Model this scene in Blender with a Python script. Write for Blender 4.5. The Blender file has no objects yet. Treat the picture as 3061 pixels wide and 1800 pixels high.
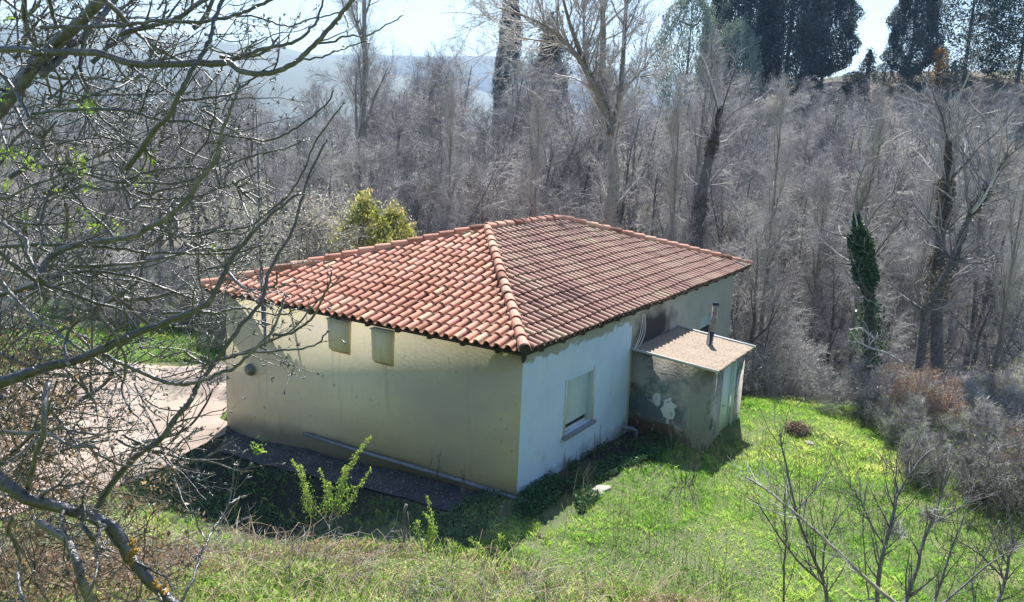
import bpy, bmesh, math, random
import numpy as np
from mathutils import Vector, Matrix

# ------------------------------------------------------------------ camera, world, sun, exposure
CX, CY, CZ = -13.17379, -7.85948, 4.12647
YAW, PITCH, ROLL, FPX = 0.50119548, 0.18884407, 0.05474765, 2507.64
PX, PY = 1530.5 + 135.0, 900 - 27.7
scene = bpy.context.scene
col = scene.collection
def cam_axes():
    cy, sy, cp, sp = math.cos(YAW), math.sin(YAW), math.cos(PITCH), math.sin(PITCH)
    F = np.array([cy*cp, sy*cp, -sp]); R0 = np.array([sy, -cy, 0.0]); U0 = np.cross(R0, F)
    R = math.cos(ROLL)*R0 + math.sin(ROLL)*U0; U = -math.sin(ROLL)*R0 + math.cos(ROLL)*U0
    return R, U, F
AR, AU, AF = cam_axes()
CAM = np.array([CX, CY, CZ])
cd = bpy.data.cameras.new('camera'); cam = bpy.data.objects.new('camera', cd); col.objects.link(cam)
cam.matrix_world = Matrix(((AR[0], AU[0], -AF[0], CX), (AR[1], AU[1], -AF[1], CY), (AR[2], AU[2], -AF[2], CZ), (0, 0, 0, 1)))
cd.sensor_width = 36; cd.lens = FPX/3061*36; cd.shift_x = -135.0/3061; cd.shift_y = -27.7/3061
cd.clip_end = 9000; cd.clip_start = 0.05
scene.camera = cam
SUNV = np.array([2.25, .85, 3.0]); SUNV = SUNV/np.linalg.norm(SUNV)
w = bpy.data.worlds.new('World'); scene.world = w; w.use_nodes = True
nt = w.node_tree; nt.nodes.clear()
sky = nt.nodes.new('ShaderNodeTexSky'); sky.sky_type = 'NISHITA'; sky.sun_disc = False
sky.sun_elevation = math.asin(SUNV[2]); sky.sun_rotation = math.atan2(SUNV[0], SUNV[1])
sky.air_density = 1.0; sky.dust_density = 0.5; sky.ozone_density = 2.0
bg = nt.nodes.new('ShaderNodeBackground'); bg.inputs[1].default_value = 0.10
wo = nt.nodes.new('ShaderNodeOutputWorld')
nt.links.new(sky.outputs[0], bg.inputs[0]); nt.links.new(bg.outputs[0], wo.inputs[0])
sd = bpy.data.lights.new('sun', 'SUN'); sd.energy = 5.0; sd.angle = math.radians(0.5); sd.color = (1.0, 0.96, 0.90)
so = bpy.data.objects.new('sun', sd); col.objects.link(so)
so.rotation_euler = Vector(SUNV).to_track_quat('Z', 'Y').to_euler()
scene.view_settings.view_transform = 'Standard'; scene.view_settings.look = 'None'
scene.view_settings.exposure = 1.16; scene.view_settings.gamma = 1.0
scene.view_settings.use_curve_mapping = False
scene.cycles.max_bounces = 5; scene.cycles.diffuse_bounces = 3; scene.cycles.transparent_max_bounces = 4
scene.cycles.volume_bounces = 0

TD = np.array([math.cos(YAW), math.sin(YAW)]); TS = np.array([math.sin(YAW), -math.cos(YAW)])
def ray(u, v):            # photograph pixel (3061 wide) to a direction of unit depth
    return AF + AR*(u-PX)/FPX - AU*(v-PY)/FPX
def at(u, v, dep):
    return CAM + ray(u, v)*dep
def onY(u, v, Y): d = ray(u, v); return CAM + d*(Y-CY)/d[1]
def onX(u, v, X): d = ray(u, v); return CAM + d*(X-CX)/d[0]
def onZ(u, v, Z): d = ray(u, v); return CAM + d*(Z-CZ)/d[2]
K = 3061/2520.0
def sst(a, b, x):
    t = np.clip((x-a)/(b-a), 0, 1); return t*t*(3-2*t)
HAZE = 0.00034
rng = np.random.default_rng(7); random.seed(7)

# ------------------------------------------------------------------ helpers
def tag(o, label=None, cat=None, group=None, kind=None):
    if label: o['label'] = label
    if cat: o['category'] = cat
    if group: o['group'] = group
    if kind: o['kind'] = kind
    return o
def empty(name, loc=(0, 0, 0)):
    o = bpy.data.objects.new(name, None); col.objects.link(o); o.location = loc; o.empty_display_size = .2
    return o
class MB:
    """numpy mesh collector: verts, polygons of n corners, one material slot per index, one random value per face"""
    def __init__(s): s.v = []; s.f = []; s.n = 0; s.r = []
    def add(s, v, f, r=None):
        v = np.asarray(v, float).reshape(-1, 3); f = np.asarray(f, int)
        s.v.append(v); s.f.append(f + s.n); s.n += len(v)
        if r is None: r = 0.5
        s.r.append(np.broadcast_to(np.asarray(r, float), (len(f),)).copy())
        return s
    def box(s, lo, hi, r=.5):
        x0, y0, z0 = lo; x1, y1, z1 = hi
        v = [(x0,y0,z0),(x1,y0,z0),(x1,y1,z0),(x0,y1,z0),(x0,y0,z1),(x1,y0,z1),(x1,y1,z1),(x0,y1,z1)]
        return s.add(v, [(0,3,2,1),(4,5,6,7),(0,1,5,4),(1,2,6,5),(2,3,7,6),(3,0,4,7)], r)
    def hexa(s, b, t, r=.5):   # 4 bottom + 4 top corners
        return s.add(list(b)+list(t), [(0,3,2,1),(4,5,6,7),(0,1,5,4),(1,2,6,5),(2,3,7,6),(3,0,4,7)], r)
    def tube(s, pts, rad, sides=6, r=.5, cap=True):
        pts = np.asarray(pts, float); n = len(pts); rad = np.broadcast_to(np.asarray(rad, float), (n,))
        d = np.gradient(pts, axis=0); d /= (np.linalg.norm(d, axis=1)[:, None]+1e-9)
        ref = np.array([0.13, 0.27, 1.0]) if abs(d[0][2]) < .85 else np.array([1.0, .21, .1])
        a = np.cross(d, ref); a /= (np.linalg.norm(a, axis=1)[:, None]+1e-9); b = np.cross(d, a)
        th = np.arange(sides)*2*math.pi/sides
        ring = pts[:, None, :] + rad[:, None, None]*(np.cos(th)[None, :, None]*a[:, None, :] + np.sin(th)[None, :, None]*b[:, None, :])
        i = np.arange(n-1)[:, None]*sides; j = np.arange(sides)[None, :]; k = (j+1) % sides
        f = np.stack([i+j, i+k, i+sides+k, i+sides+j], -1).reshape(-1, 4)
        s.add(ring.reshape(-1, 3), f, r)
        if cap and sides >= 4:
            base = s.n - n*sides
            for o in (0, (n-1)*sides):
                q = np.arange(1, sides-1)
                s.f.append(np.stack([0*q+base+o, base+o+q, base+o+q+1, base+o+q+1], -1)); s.r.append(np.full(len(q), r if np.isscalar(r) else .5))
        return s
    def build(s, name, mat, parent=None, smooth=False):
        me = bpy.data.meshes.new(name)
        V = np.concatenate(s.v)
        if all(a.shape[1] == 3 for a in s.f): F = np.concatenate(s.f); k = 3
        else:
            F = np.concatenate([a if a.shape[1] == 4 else np.hstack([a, a[:, -1:]]) for a in s.f]); k = 4
        tri = (F[:, 3] == F[:, 2]) | (F[:, 3] == F[:, 0]) if k == 4 else np.ones(len(F), bool)
        cnt = np.where(tri, 3, 4) if k == 4 else np.full(len(F), 3)
        if k == 4:
            mask = np.ones_like(F, bool); mask[tri, 3] = False; loops = F[mask]
        else: loops = F.ravel()
        me.vertices.add(len(V)); me.vertices.foreach_set('co', V.astype(np.float32).ravel())
        me.loops.add(len(loops)); me.loops.foreach_set('vertex_index', loops.astype(np.int32))
        st = np.concatenate([[0], np.cumsum(cnt)[:-1]])
        me.polygons.add(len(F)); me.polygons.foreach_set('loop_start', st.astype(np.int32)); me.polygons.foreach_set('loop_total', cnt.astype(np.int32))
        if smooth: me.polygons.foreach_set('use_smooth', np.ones(len(F), bool))
        at_ = me.attributes.new('rnd', 'FLOAT', 'FACE'); at_.data.foreach_set('value', np.concatenate(s.r).astype(np.float32))
        me.update(calc_edges=True); me.materials.append(mat)
        o = bpy.data.objects.new(name, me); col.objects.link(o)
        if parent: o.parent = parent
        return o
def copy_tree(o, loc, rz, sc, parent=None):
    c = o.copy(); col.objects.link(c); c.parent = parent
    if parent is None: c.location = loc; c.rotation_euler = (0, 0, rz); c.scale = sc if hasattr(sc, '__len__') else (sc, sc, sc)
    for ch in list(o.children):
        d = ch.copy(); col.objects.link(d); d.parent = c
    return c

# ------------------------------------------------------------------ materials
def mat(name, stops, rough=.85, scale=3.0, detail=8, attr=0.0, noise=1.0, bump=0.0, bscale=None, trans=None, spec=.3, obj=True, stretch=None, metal=0, orand=0.0):
    """stops: colours along a noise ramp; attr = how much the per-face random value shifts it"""
    m = bpy.data.materials.new(name); m.use_nodes = True; t = m.node_tree; t.nodes.clear()
    N = t.nodes.new; L = t.links.new
    tc = N('ShaderNodeTexCoord'); src = tc.outputs['Object']
    if stretch:
        mp = N('ShaderNodeMapping'); mp.inputs['Scale'].default_value = stretch; L(src, mp.inputs[0]); src = mp.outputs[0]
    nz = N('ShaderNodeTexNoise'); nz.inputs['Scale'].default_value = scale; nz.inputs['Detail'].default_value = detail; nz.inputs['Roughness'].default_value = .62
    L(src, nz.inputs['Vector'])
    fac = N('ShaderNodeMath'); fac.operation = 'MULTIPLY_ADD'; fac.inputs[1].default_value = 2.0*noise; fac.inputs[2].default_value = .5 - noise
    L(nz.outputs['Fac'], fac.inputs[0]); out = fac.outputs[0]
    if attr:
        aa = N('ShaderNodeAttribute'); aa.attribute_name = 'rnd'
        m1 = N('ShaderNodeMath'); m1.operation = 'MULTIPLY_ADD'; m1.inputs[1].default_value = attr; m1.inputs[2].default_value = -attr*.5
        L(aa.outputs['Fac'], m1.inputs[0]); ad = N('ShaderNodeMath'); ad.operation = 'ADD'; L(out, ad.inputs[0]); L(m1.outputs[0], ad.inputs[1]); out = ad.outputs[0]
    if orand:
        oi = N('ShaderNodeObjectInfo')
        m1 = N('ShaderNodeMath'); m1.operation = 'MULTIPLY_ADD'; m1.inputs[1].default_value = orand; m1.inputs[2].default_value = -orand*.5
        L(oi.outputs['Random'], m1.inputs[0]); ad = N('ShaderNodeMath'); ad.operation = 'ADD'; L(out, ad.inputs[0]); L(m1.outputs[0], ad.inputs[1]); out = ad.outputs[0]
    rp = N('ShaderNodeValToRGB'); cr = rp.color_ramp
    for i, c in enumerate(stops):
        p = i/(len(stops)-1) if len(stops) > 1 else 0
        e = cr.elements[i] if i < 2 else cr.elements.new(p)
        e.position = p; e.color = (*c, 1)
    L(out, rp.inputs[0])
    bs = N('ShaderNodeBsdfPrincipled'); bs.inputs['Roughness'].default_value = rough; bs.inputs['Specular IOR Level'].default_value = spec; bs.inputs['Metallic'].default_value = metal
    L(rp.outputs[0], bs.inputs['Base Color'])
    if bump:
        n2 = N('ShaderNodeTexNoise'); n2.inputs['Scale'].default_value = bscale or scale*6; n2.inputs['Detail'].default_value = 6; L(src, n2.inputs['Vector'])
        bp = N('ShaderNodeBump'); bp.inputs['Strength'].default_value = bump; bp.inputs['Distance'].default_value = .02
        L(n2.outputs['Fac'], bp.inputs['Height']); L(bp.outputs[0], bs.inputs['Normal'])
    o = N('ShaderNodeOutputMaterial')
    if trans:
        tr = N('ShaderNodeBsdfTranslucent'); mx = N('ShaderNodeMixShader'); mx.inputs[0].default_value = trans
        mc = N('ShaderNodeMix'); mc.data_type = 'RGBA'; mc.blend_type = 'MULTIPLY'; mc.inputs[0].default_value = 1; mc.inputs[7].default_value = (1.6, 1.5, .9, 1)
        L(rp.outputs[0], mc.inputs[6]); L(mc.outputs[2], tr.inputs[0]); L(bs.outputs[0], mx.inputs[1]); L(tr.outputs[0], mx.inputs[2]); L(mx.outputs[0], o.inputs[0])
    else: L(bs.outputs[0], o.inputs[0])
    m['ramp'] = rp.name
    return m
def mask_mix(m, kind, col2, build):
    """mix a second colour over a material's base colour with a mask made by build(N, L, objectcoords) -> socket"""
    t = m.node_tree; N = t.nodes.new; L = t.links.new
    bs = [n for n in t.nodes if n.type == 'BSDF_PRINCIPLED'][0]
    old = bs.inputs['Base Color'].links[0].from_socket
    tc = N('ShaderNodeTexCoord'); s = build(N, L, tc.outputs['Object'])
    mx = N('ShaderNodeMix'); mx.data_type = 'RGBA'; mx.blend_type = kind; mx.inputs[7].default_value = (*col2, 1)
    L(s, mx.inputs[0]); L(old, mx.inputs[6]); L(mx.outputs[2], bs.inputs['Base Color'])
def noise_thresh(scale, lo, hi, off=(0, 0, 0), stretch=(1, 1, 1)):
    def b(N, L, oc):
        mp = N('ShaderNodeMapping'); mp.inputs['Location'].default_value = off; mp.inputs['Scale'].default_value = stretch; L(oc, mp.inputs[0])
        nz = N('ShaderNodeTexNoise'); nz.inputs['Scale'].default_value = scale; nz.inputs['Detail'].default_value = 9; nz.inputs['Roughness'].default_value = .6; L(mp.outputs[0], nz.inputs['Vector'])
        mr = N('ShaderNodeMapRange'); mr.inputs[1].default_value = lo; mr.inputs[2].default_value = hi; L(nz.outputs['Fac'], mr.inputs[0])
        return mr.outputs[0]
    return b
def blob(center, radii, soft=.5, nscale=3, namp=.6):
    """an irregular patch round a point"""
    def b(N, L, oc):
        sub = N('ShaderNodeVectorMath'); sub.operation = 'SUBTRACT'; sub.inputs[1].default_value = center; L(oc, sub.inputs[0])
        dv = N('ShaderNodeVectorMath'); dv.operation = 'DIVIDE'; dv.inputs[1].default_value = radii; L(sub.outputs[0], dv.inputs[0])
        ln = N('ShaderNodeVectorMath'); ln.operation = 'LENGTH'; L(dv.outputs[0], ln.inputs[0])
        nz = N('ShaderNodeTexNoise'); nz.inputs['Scale'].default_value = nscale; nz.inputs['Detail'].default_value = 8; L(oc, nz.inputs['Vector'])
        ma = N('ShaderNodeMath'); ma.operation = 'MULTIPLY_ADD'; ma.inputs[1].default_value = namp*2; ma.inputs[2].default_value = -namp; L(nz.outputs['Fac'], ma.inputs[0])
        ad = N('ShaderNodeMath'); ad.operation = 'ADD'; L(ln.outputs['Value'], ad.inputs[0]); L(ma.outputs[0], ad.inputs[1])
        mr = N('ShaderNodeMapRange'); mr.inputs[1].default_value = 1.0; mr.inputs[2].default_value = 1.0-soft; L(ad.outputs[0], mr.inputs[0])
        return mr.outputs[0]
    return b
M = {}
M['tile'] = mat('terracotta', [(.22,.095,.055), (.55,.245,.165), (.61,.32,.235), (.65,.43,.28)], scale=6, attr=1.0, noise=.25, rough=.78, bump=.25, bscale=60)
mask_mix(M['tile'], 'MIX', (.20,.15,.10), noise_thresh(2.3, .58, .75))
M['tile_aged_shade'] = mat('terracotta_aged_shade', [(.06,.04,.03), (.35,.19,.15), (.42,.28,.205), (.48,.41,.26)], scale=1.2, attr=.55, noise=.7, rough=.8, bump=.25, bscale=60)  # darkest stop gives the shade painted into the tile channels
for k_ in ('tile', 'tile_aged_shade'): mask_mix(M[k_], 'MIX', (.50,.48,.38), noise_thresh(9, .66, .70, (3, 1, 2)))
M['mortar'] = mat('mortar', [(.30,.28,.24), (.48,.45,.38)], scale=9, bump=.4)
M['timber'] = mat('dark_timber', [(.03,.022,.018), (.07,.05,.04)], scale=8)
M['cream'] = mat('cream_render', [(.52,.46,.30), (.59,.53,.36), (.62,.565,.40)], scale=.9, noise=.9, bump=.12, bscale=14)
mask_mix(M['cream'], 'MIX', (.43,.395,.29), noise_thresh(1.6, .58, .72, (2, 5, 1), (1, 2.6, .35)))
mask_mix(M['cream'], 'MIX', (.30,.28,.22), noise_thresh(7, .63, .70))
mask_mix(M['cream'], 'MIX', (.51,.455,.375), noise_thresh(.55, .47, .66, stretch=(1, .6, 1.6)))
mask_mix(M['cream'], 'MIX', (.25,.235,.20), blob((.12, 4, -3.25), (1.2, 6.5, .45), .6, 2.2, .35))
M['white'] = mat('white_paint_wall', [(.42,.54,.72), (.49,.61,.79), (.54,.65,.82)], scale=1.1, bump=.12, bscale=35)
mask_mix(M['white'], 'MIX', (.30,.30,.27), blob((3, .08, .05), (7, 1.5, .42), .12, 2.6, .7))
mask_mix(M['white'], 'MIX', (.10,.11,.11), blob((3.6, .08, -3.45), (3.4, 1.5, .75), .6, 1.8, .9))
mask_mix(M['white'], 'MIX', (.46,.50,.50), noise_thresh(3.2, .60, .74))
M['grey_render'] = mat('grey_render', [(.33,.315,.29), (.40,.385,.36), (.44,.42,.385)], scale=1.3, bump=.15, bscale=40)
mask_mix(M['grey_render'], 'MIX', (.045,.04,.042), blob((6.55, .08, -.75), (1.75, 1.5, .72), .55, 2.2, .5))
M['shed_wall'] = mat('mossy_render', [(.19,.18,.16), (.31,.29,.26), (.40,.37,.33), (.45,.42,.38)], scale=1.6, noise=1.3, bump=.5, bscale=18)
mask_mix(M['shed_wall'], 'MIX', (.13,.19,.14), noise_thresh(1.9, .53, .60, (4, 2, 1)))
mask_mix(M['shed_wall'], 'MIX', (.08,.075,.07), noise_thresh(1.4, .57, .66, (1, 7, 3)))
mask_mix(M['shed_wall'], 'MIX', (.13,.075,.05), blob((5.35, -.6, -2.95), (1, 1.1, .3), .4, 3, .7))
mask_mix(M['shed_wall'], 'MIX', (.13,.15,.17), blob((5.35, -.6, -2.45), (.6, 1.1, .38), .4, 2.6, .8))
mask_mix(M['shed_wall'], 'MIX', (.30,.31,.27), blob((5.35, -1.7, -2.4), (.5, .35, .8), .4, 2.6, .6))
mask_mix(M['shed_wall'], 'MIX', (.62,.64,.62), blob((5.35, -.98, -2.40), (1, .19, .30), .12, 9, .9))
mask_mix(M['shed_wall'], 'MIX', (.58,.60,.58), blob((5.35, -.66, -2.20), (1, .12, .17), .12, 7, .6))
mask_mix(M['shed_wall'], 'MIX', (.40,.39,.35), noise_thresh(4.2, .62, .66, (9, 1, 5)))
M['shed_roof'] = mat('weathered_sheet', [(.13,.095,.07), (.25,.19,.14), (.34,.275,.205), (.45,.39,.31)], scale=5.0, noise=1.3, bump=.4, bscale=14, stretch=(1.6, 9, 3), rough=.9)
M['flash'] = mat('zinc_flashing', [(.50,.50,.50), (.66,.66,.64)], scale=7, rough=.6)
M['door'] = mat('pale_green_door', [(.52,.63,.57), (.58,.69,.63)], scale=2.5, rough=.5)
M['door_trim'] = mat('pale_door_trim', [(.52,.62,.57), (.60,.68,.63)], scale=4, rough=.5)
M['frame'] = mat('window_frame_paint', [(.50,.52,.50), (.62,.63,.61)], scale=5, rough=.5)
M['shutter'] = mat('roller_shutter', [(.50,.60,.64), (.56,.65,.69)], scale=2, rough=.5)
M['shutter_box'] = mat('shutter_box_paint', [(.42,.52,.60), (.48,.57,.64)], scale=2, rough=.5)
M['dark'] = mat('dark_void', [(.012,.012,.014), (.02,.02,.022)], rough=.3)
M['sill'] = mat('stone_sill', [(.16,.17,.19), (.26,.27,.29)], scale=9, bump=.2)
M['pvc'] = mat('grey_pipe', [(.12,.14,.19), (.20,.23,.29)], scale=6, rough=.5)
M['rust'] = mat('rusty_steel', [(.10,.075,.06), (.26,.21,.17), (.33,.30,.27)], scale=7, noise=1.2, rough=.7)
M['steel'] = mat('galvanised_steel', [(.10,.105,.11), (.19,.195,.2)], scale=12, rough=.5, metal=.4)
M['cable'] = mat('pale_cable', [(.55,.56,.58), (.65,.65,.66)], rough=.5)
M['concrete'] = mat('shade_dark_concrete', [(.025,.032,.042), (.05,.058,.07), (.09,.095,.105)], scale=1.8, noise=1.1, bump=.5, bscale=30)  # dark bluish colour carries the shade of the house
M['stone'] = mat('pale_stone', [(.22,.20,.17), (.42,.39,.34)], scale=9, bump=.6)
M['blackish'] = mat('dark_tin', [(.03,.03,.05), (.06,.055,.08)], rough=.6)  # dark tin of the cowl, also the painted shade low on the pipe

# ------------------------------------------------------------------ house
L_, W_, H_, A_ = 14.595, 9.0, 1.4604, 5.3225
HX0, HX1, HY0, HY1 = .12, 13.2, .08, 8.4
ZB = -4.4
house = tag(empty('tiled_house', (6.6, 4.2, -3.1)), 'low house with terracotta hipped roof, cream end wall and half white side wall', 'house')
def kid(o, p=None):
    """parent while keeping world coordinates"""
    p = p or house
    o.parent = p
    off = Vector(p.location)
    q = p.parent
    while q is not None: off = off + Vector(q.location); q = q.parent
    o.location = Vector(o.location) - off if o.parent is house else o.location
    return o
def hbuild(mb, name, m, parent=None, smooth=False):
    """mesh given in world coordinates, parented under the house (or a part at the house's own origin)"""
    o = mb.build(name, m, None, smooth)
    o.parent = parent or house
    if parent is None or parent is house: o.location = (-6.6, -4.2, 3.1)
    return o

# walls
def wall_x(y, x0, x1, z0, z1, holes, th, outward):   # wall in a plane of constant y
    mb = MB(); xs = sorted({x0, x1, *[h[0] for h in holes], *[h[1] for h in holes]}); zs = sorted({z0, z1, *[h[2] for h in holes], *[h[3] for h in holes]})
    for i in range(len(xs)-1):
        for j in range(len(zs)-1):
            xm, zm = (xs[i]+xs[i+1])/2, (zs[j]+zs[j+1])/2
            if any(h[0] < xm < h[1] and h[2] < zm < h[3] for h in holes): continue
            v = [(xs[i], y, zs[j]), (xs[i+1], y, zs[j]), (xs[i+1], y, zs[j+1]), (xs[i], y, zs[j+1])]
            mb.add(v, [(0, 1, 2, 3)])
            v2 = [(a, y+th, c) for a, b, c in v]; mb.add(v2, [(3, 2, 1, 0)])
    for a, b, c, d in holes:
        for p, q in (((a, c), (b, c)), ((b, c), (b, d)), ((b, d), (a, d)), ((a, d), (a, c))):
            mb.add([(p[0], y, p[1]), (q[0], y, q[1]), (q[0], y+th, q[1]), (p[0], y+th, p[1])], [(0, 3, 2, 1)])
    return mb
W1 = (1.98, 3.22, -2.27, -1.08); W2 = (10.28, 11.62, -2.3, -1.07)
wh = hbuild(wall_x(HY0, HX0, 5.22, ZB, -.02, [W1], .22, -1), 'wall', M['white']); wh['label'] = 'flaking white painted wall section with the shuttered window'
gr = hbuild(wall_x(HY0, 5.2201, HX1, ZB, -.02, [W2], .22, -1), 'wall', M['grey_render']); gr['label'] = 'grey beige rendered wall section with a sooty stain'
mb = MB().hexa([(HX0, HY0, ZB), (HX0+.22, HY0+.22, ZB), (HX0+.22, HY1-.22, ZB), (HX0, HY1, ZB)], [(HX0, HY0, -.02), (HX0+.22, HY0+.22, -.02), (HX0+.22, HY1-.22, -.02), (HX0, HY1, -.02)])
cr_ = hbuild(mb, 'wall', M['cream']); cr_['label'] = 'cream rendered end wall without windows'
mb = MB().box((HX0, HY1, ZB), (HX1, HY1+.02, -.02)).box((HX1, HY0, ZB), (HX1+.02, HY1, -.02))
hbuild(mb, 'wall', M['grey_render'])
# roof deck with eave soffit
e = .03
A = np.array((-.02, -.02, 0)); B = np.array((-.02, W_, 0)); C = np.array((L_, -.02, 0)); D = np.array((L_, W_, 0)); R1 = np.array((A_, W_/2, H_)); R2 = np.array((L_-A_, W_/2, H_))
dz = np.array((0, 0, .035))
mb = MB(); vv = [A-dz, B-dz, C-dz, D-dz, R1-dz, R2-dz, A-2.2*dz, B-2.2*dz, C-2.2*dz, D-2.2*dz]
mb.add(vv, [(0, 4, 1, 1), (0, 2, 5, 4), (2, 3, 5, 5), (3, 1, 4, 5), (6, 7, 9, 8), (0, 1, 7, 6), (0, 6, 8, 2), (2, 8, 9, 3), (1, 3, 9, 7)])
roof = hbuild(mb, 'roof', M['timber'])
# tiles
def tile_face(P0, P1, topdir, width, slope_len, rows, seed, m, clipA, clipB):
    """P0->P1 along the eave, topdir unit vector up the slope; clip planes = (point, normal) keep the positive side"""
    r = np.random.default_rng(seed)
    P0 = np.array(P0, float); P1 = np.array(P1, float); u = (P1-P0)/np.linalg.norm(P1-P0); v = np.array(topdir)/np.linalg.norm(topdir)
    n = np.cross(u, v); n = n if n[2] > 0 else -n
    flip = np.cross(u, v)[2] < 0
    cols = int(round(np.linalg.norm(P1-P0)/width)); wt = np.linalg.norm(P1-P0)/cols; ex = slope_len/rows
    mb = MB(); ts = np.array([0,.014,.055,.12,.21,.30,.39,.48,.545,.586,.60,.70,.80,.90,1.0])
    for j in range(rows+1):
        for i in range(-1, cols+1):
            s0 = j*ex - .06 + r.normal(0, .006); s1 = s0 + ex + .05
            s0 -= .05 if r.random() < .025 else 0; side = r.normal(0, .005) + (.02 if r.random() < .02 else 0); tw = r.normal(0, .004)
            h = np.where(ts < .60, .078*np.sqrt(np.clip(1-(2*ts/.60-1)**2, 0, 1)), -.022*np.sin(np.pi*np.clip((ts-.60)/.40, 0, 1)))
            rows_ = []
            for s, lift, sc in ((s0, .036, 1.0), (s1, .006, .92)):
                w_ = (ts-.33)*sc*wt + .33*wt
                sag = .012*math.sin(i*.31+j*.17+seed)+.008*math.sin(i*.9-j*.6)
                rows_.append(P0 + n*sag + u*((i*wt + w_ + side + (tw if s == s0 else 0))[:, None]) + v*s + n*((h*sc+lift+.0)[:, None]))
            low = rows_[0] - n*(.022 + 0*ts[:, None]) + v*.004
            inner = low + v*.16
            V = np.concatenate([rows_[0], rows_[1], low, inner]); k = len(ts); F = []
            for q in range(k-1):
                F.append((q, q+1, k+q+1, k+q)); F.append((2*k+q, 2*k+q+1, q+1, q)); F.append((3*k+q, 3*k+q+1, 2*k+q+1, 2*k+q))
            if flip: F = [f[::-1] for f in F]
            val = np.clip(r.normal(.42, .13), 0, 1)
            if r.random() < .05: val = r.uniform(.8, 1)
            if j == 0 and r.random() < .3: val = r.uniform(.72, 1)
            fv = np.full(len(F), val); q9 = np.arange(len(F))//3; fv[(q9 >= 9)] = val-(1.3 if m is M['tile_aged_shade'] else .55); fv[(q9 <= 0)] -= (.8 if m is M['tile_aged_shade'] else .2)  # channels and crest feet darkened: crest shadows painted into the tile colour
            mb.add(V, F, fv)
    o = mb.build('roof_tiles', m, None, False)
    bm = bmesh.new(); bm.from_mesh(o.data)
    for pt, nn in (clipA, clipB, ((0, 0, 0), None)):
        if nn is None: continue
        bmesh.ops.bisect_plane(bm, geom=bm.verts[:]+bm.edges[:]+bm.faces[:], plane_co=pt, plane_no=nn, clear_inner=True)
    bm.to_mesh(o.data); bm.free()
    for p in o.data.polygons: p.use_smooth = True
    try: o.data.set_sharp_from_angle(angle=math.radians(50))
    except Exception: pass
    o.parent = roof; o.location = (0, 0, 0)
    return o
A0, B0, C0, D0 = (0, 0, 0), (0, W_, 0), (L_, 0, 0), (L_, W_, 0)
def hipn(p, q, inside):
    d = np.array(q, float)-np.array(p, float); nn = np.array((-d[1], d[0], 0)); nn /= np.linalg.norm(nn)
    return (tuple(p), tuple(nn if np.dot(nn, np.array(inside)-np.array(p)) > 0 else -nn))
s_end = math.hypot(A_, H_); s_side = math.hypot(W_/2, H_)
cl = (1, 4.5, 0); cr = (7, .5, 0); cb = (7, 8.5, 0); cf = (14, 4.5, 0)
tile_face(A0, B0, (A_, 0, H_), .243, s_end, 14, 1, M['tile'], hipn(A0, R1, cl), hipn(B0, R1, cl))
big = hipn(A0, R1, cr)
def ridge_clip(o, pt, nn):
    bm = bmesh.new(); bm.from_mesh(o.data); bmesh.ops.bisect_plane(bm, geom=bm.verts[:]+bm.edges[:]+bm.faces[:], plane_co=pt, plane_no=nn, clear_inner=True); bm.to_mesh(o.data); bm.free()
o = tile_face(A0, C0, (0, W_/2, H_), .243, s_side, 14, 2, M['tile_aged_shade'], hipn(A0, R1, cr), hipn(C0, R2, cr)); ridge_clip(o, (0, W_/2, 0), (0, -1, 0))
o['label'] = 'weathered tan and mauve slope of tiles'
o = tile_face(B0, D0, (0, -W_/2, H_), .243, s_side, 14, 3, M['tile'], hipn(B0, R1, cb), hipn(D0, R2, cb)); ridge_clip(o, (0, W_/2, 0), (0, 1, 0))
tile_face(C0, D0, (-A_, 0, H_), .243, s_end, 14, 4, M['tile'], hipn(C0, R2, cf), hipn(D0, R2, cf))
# hip and ridge caps
def caps(P, Q, mb, mo, exp=.40, r0=.115, r1=.093):
    P = np.array(P, float); Q = np.array(Q, float); d = Q-P; Ln = np.linalg.norm(d); d /= Ln
    side = np.cross(d, (0, 0, 1)); side /= np.linalg.norm(side); up = np.cross(side, d)
    n = int(Ln/exp)
    for i in range(n+1):
        s0 = i*Ln/n - .03; s1 = s0 + Ln/n + .06
        if s1 > Ln+.15: continue
        th = np.linspace(-.15, math.pi+.15, 11); jx = random.gauss(0, .006)
        ring = []
        for s, rr, lift in ((s0, r0, .05), (s0+.03, r0+.006, .05), (s1, r1, .028)):
            ring.append(P + d*s + side*((np.cos(th)*rr+jx)[:, None]) + up*((np.sin(th)*rr*.95+lift)[:, None]))
        inner = P + d*(s0+.002) + side*((np.cos(th)*(r0-.018)+jx)[:, None]) + up*((np.sin(th)*(r0-.018)*.95+.05)[:, None])
        inner2 = inner + d*.2
        V = np.concatenate(ring+[inner, inner2]); k = len(th); F = []
        for a in range(k-1):
            F += [(a, k+a, k+a+1, a+1), (k+a, 2*k+a, 2*k+a+1, k+a+1), (a, a+1, 3*k+a+1, 3*k+a), (3*k+a, 3*k+a+1, 4*k+a+1, 4*k+a)]
        mb.add(V, F, np.clip(random.gauss(.5, .25), 0, 1))
    # mortar bed
    mo.hexa([P-side*.11-up*.03, P+side*.11-up*.03, Q+side*.11-up*.03, Q-side*.11-up*.03], [P-side*.07+up*.045, P+side*.07+up*.045, Q+side*.07+up*.045, Q-side*.07+up*.045])
mb = MB(); mo = MB()
up_ = np.array((0, 0, .045))
for P, Q in ((A0+up_, R1+up_), (B0+up_, R1+up_), (C0+up_, R2+up_), (D0+up_, R2+up_), (R1+up_*.8, R2+up_*.8)): caps(P, Q, mb, mo)
o = mb.build('ridge_tiles', M['tile'], None, True); o.parent = roof
o.data.set_sharp_from_angle(angle=math.radians(45))
o = mo.build('mortar_bedding', M['mortar'], None); o.parent = roof
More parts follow.
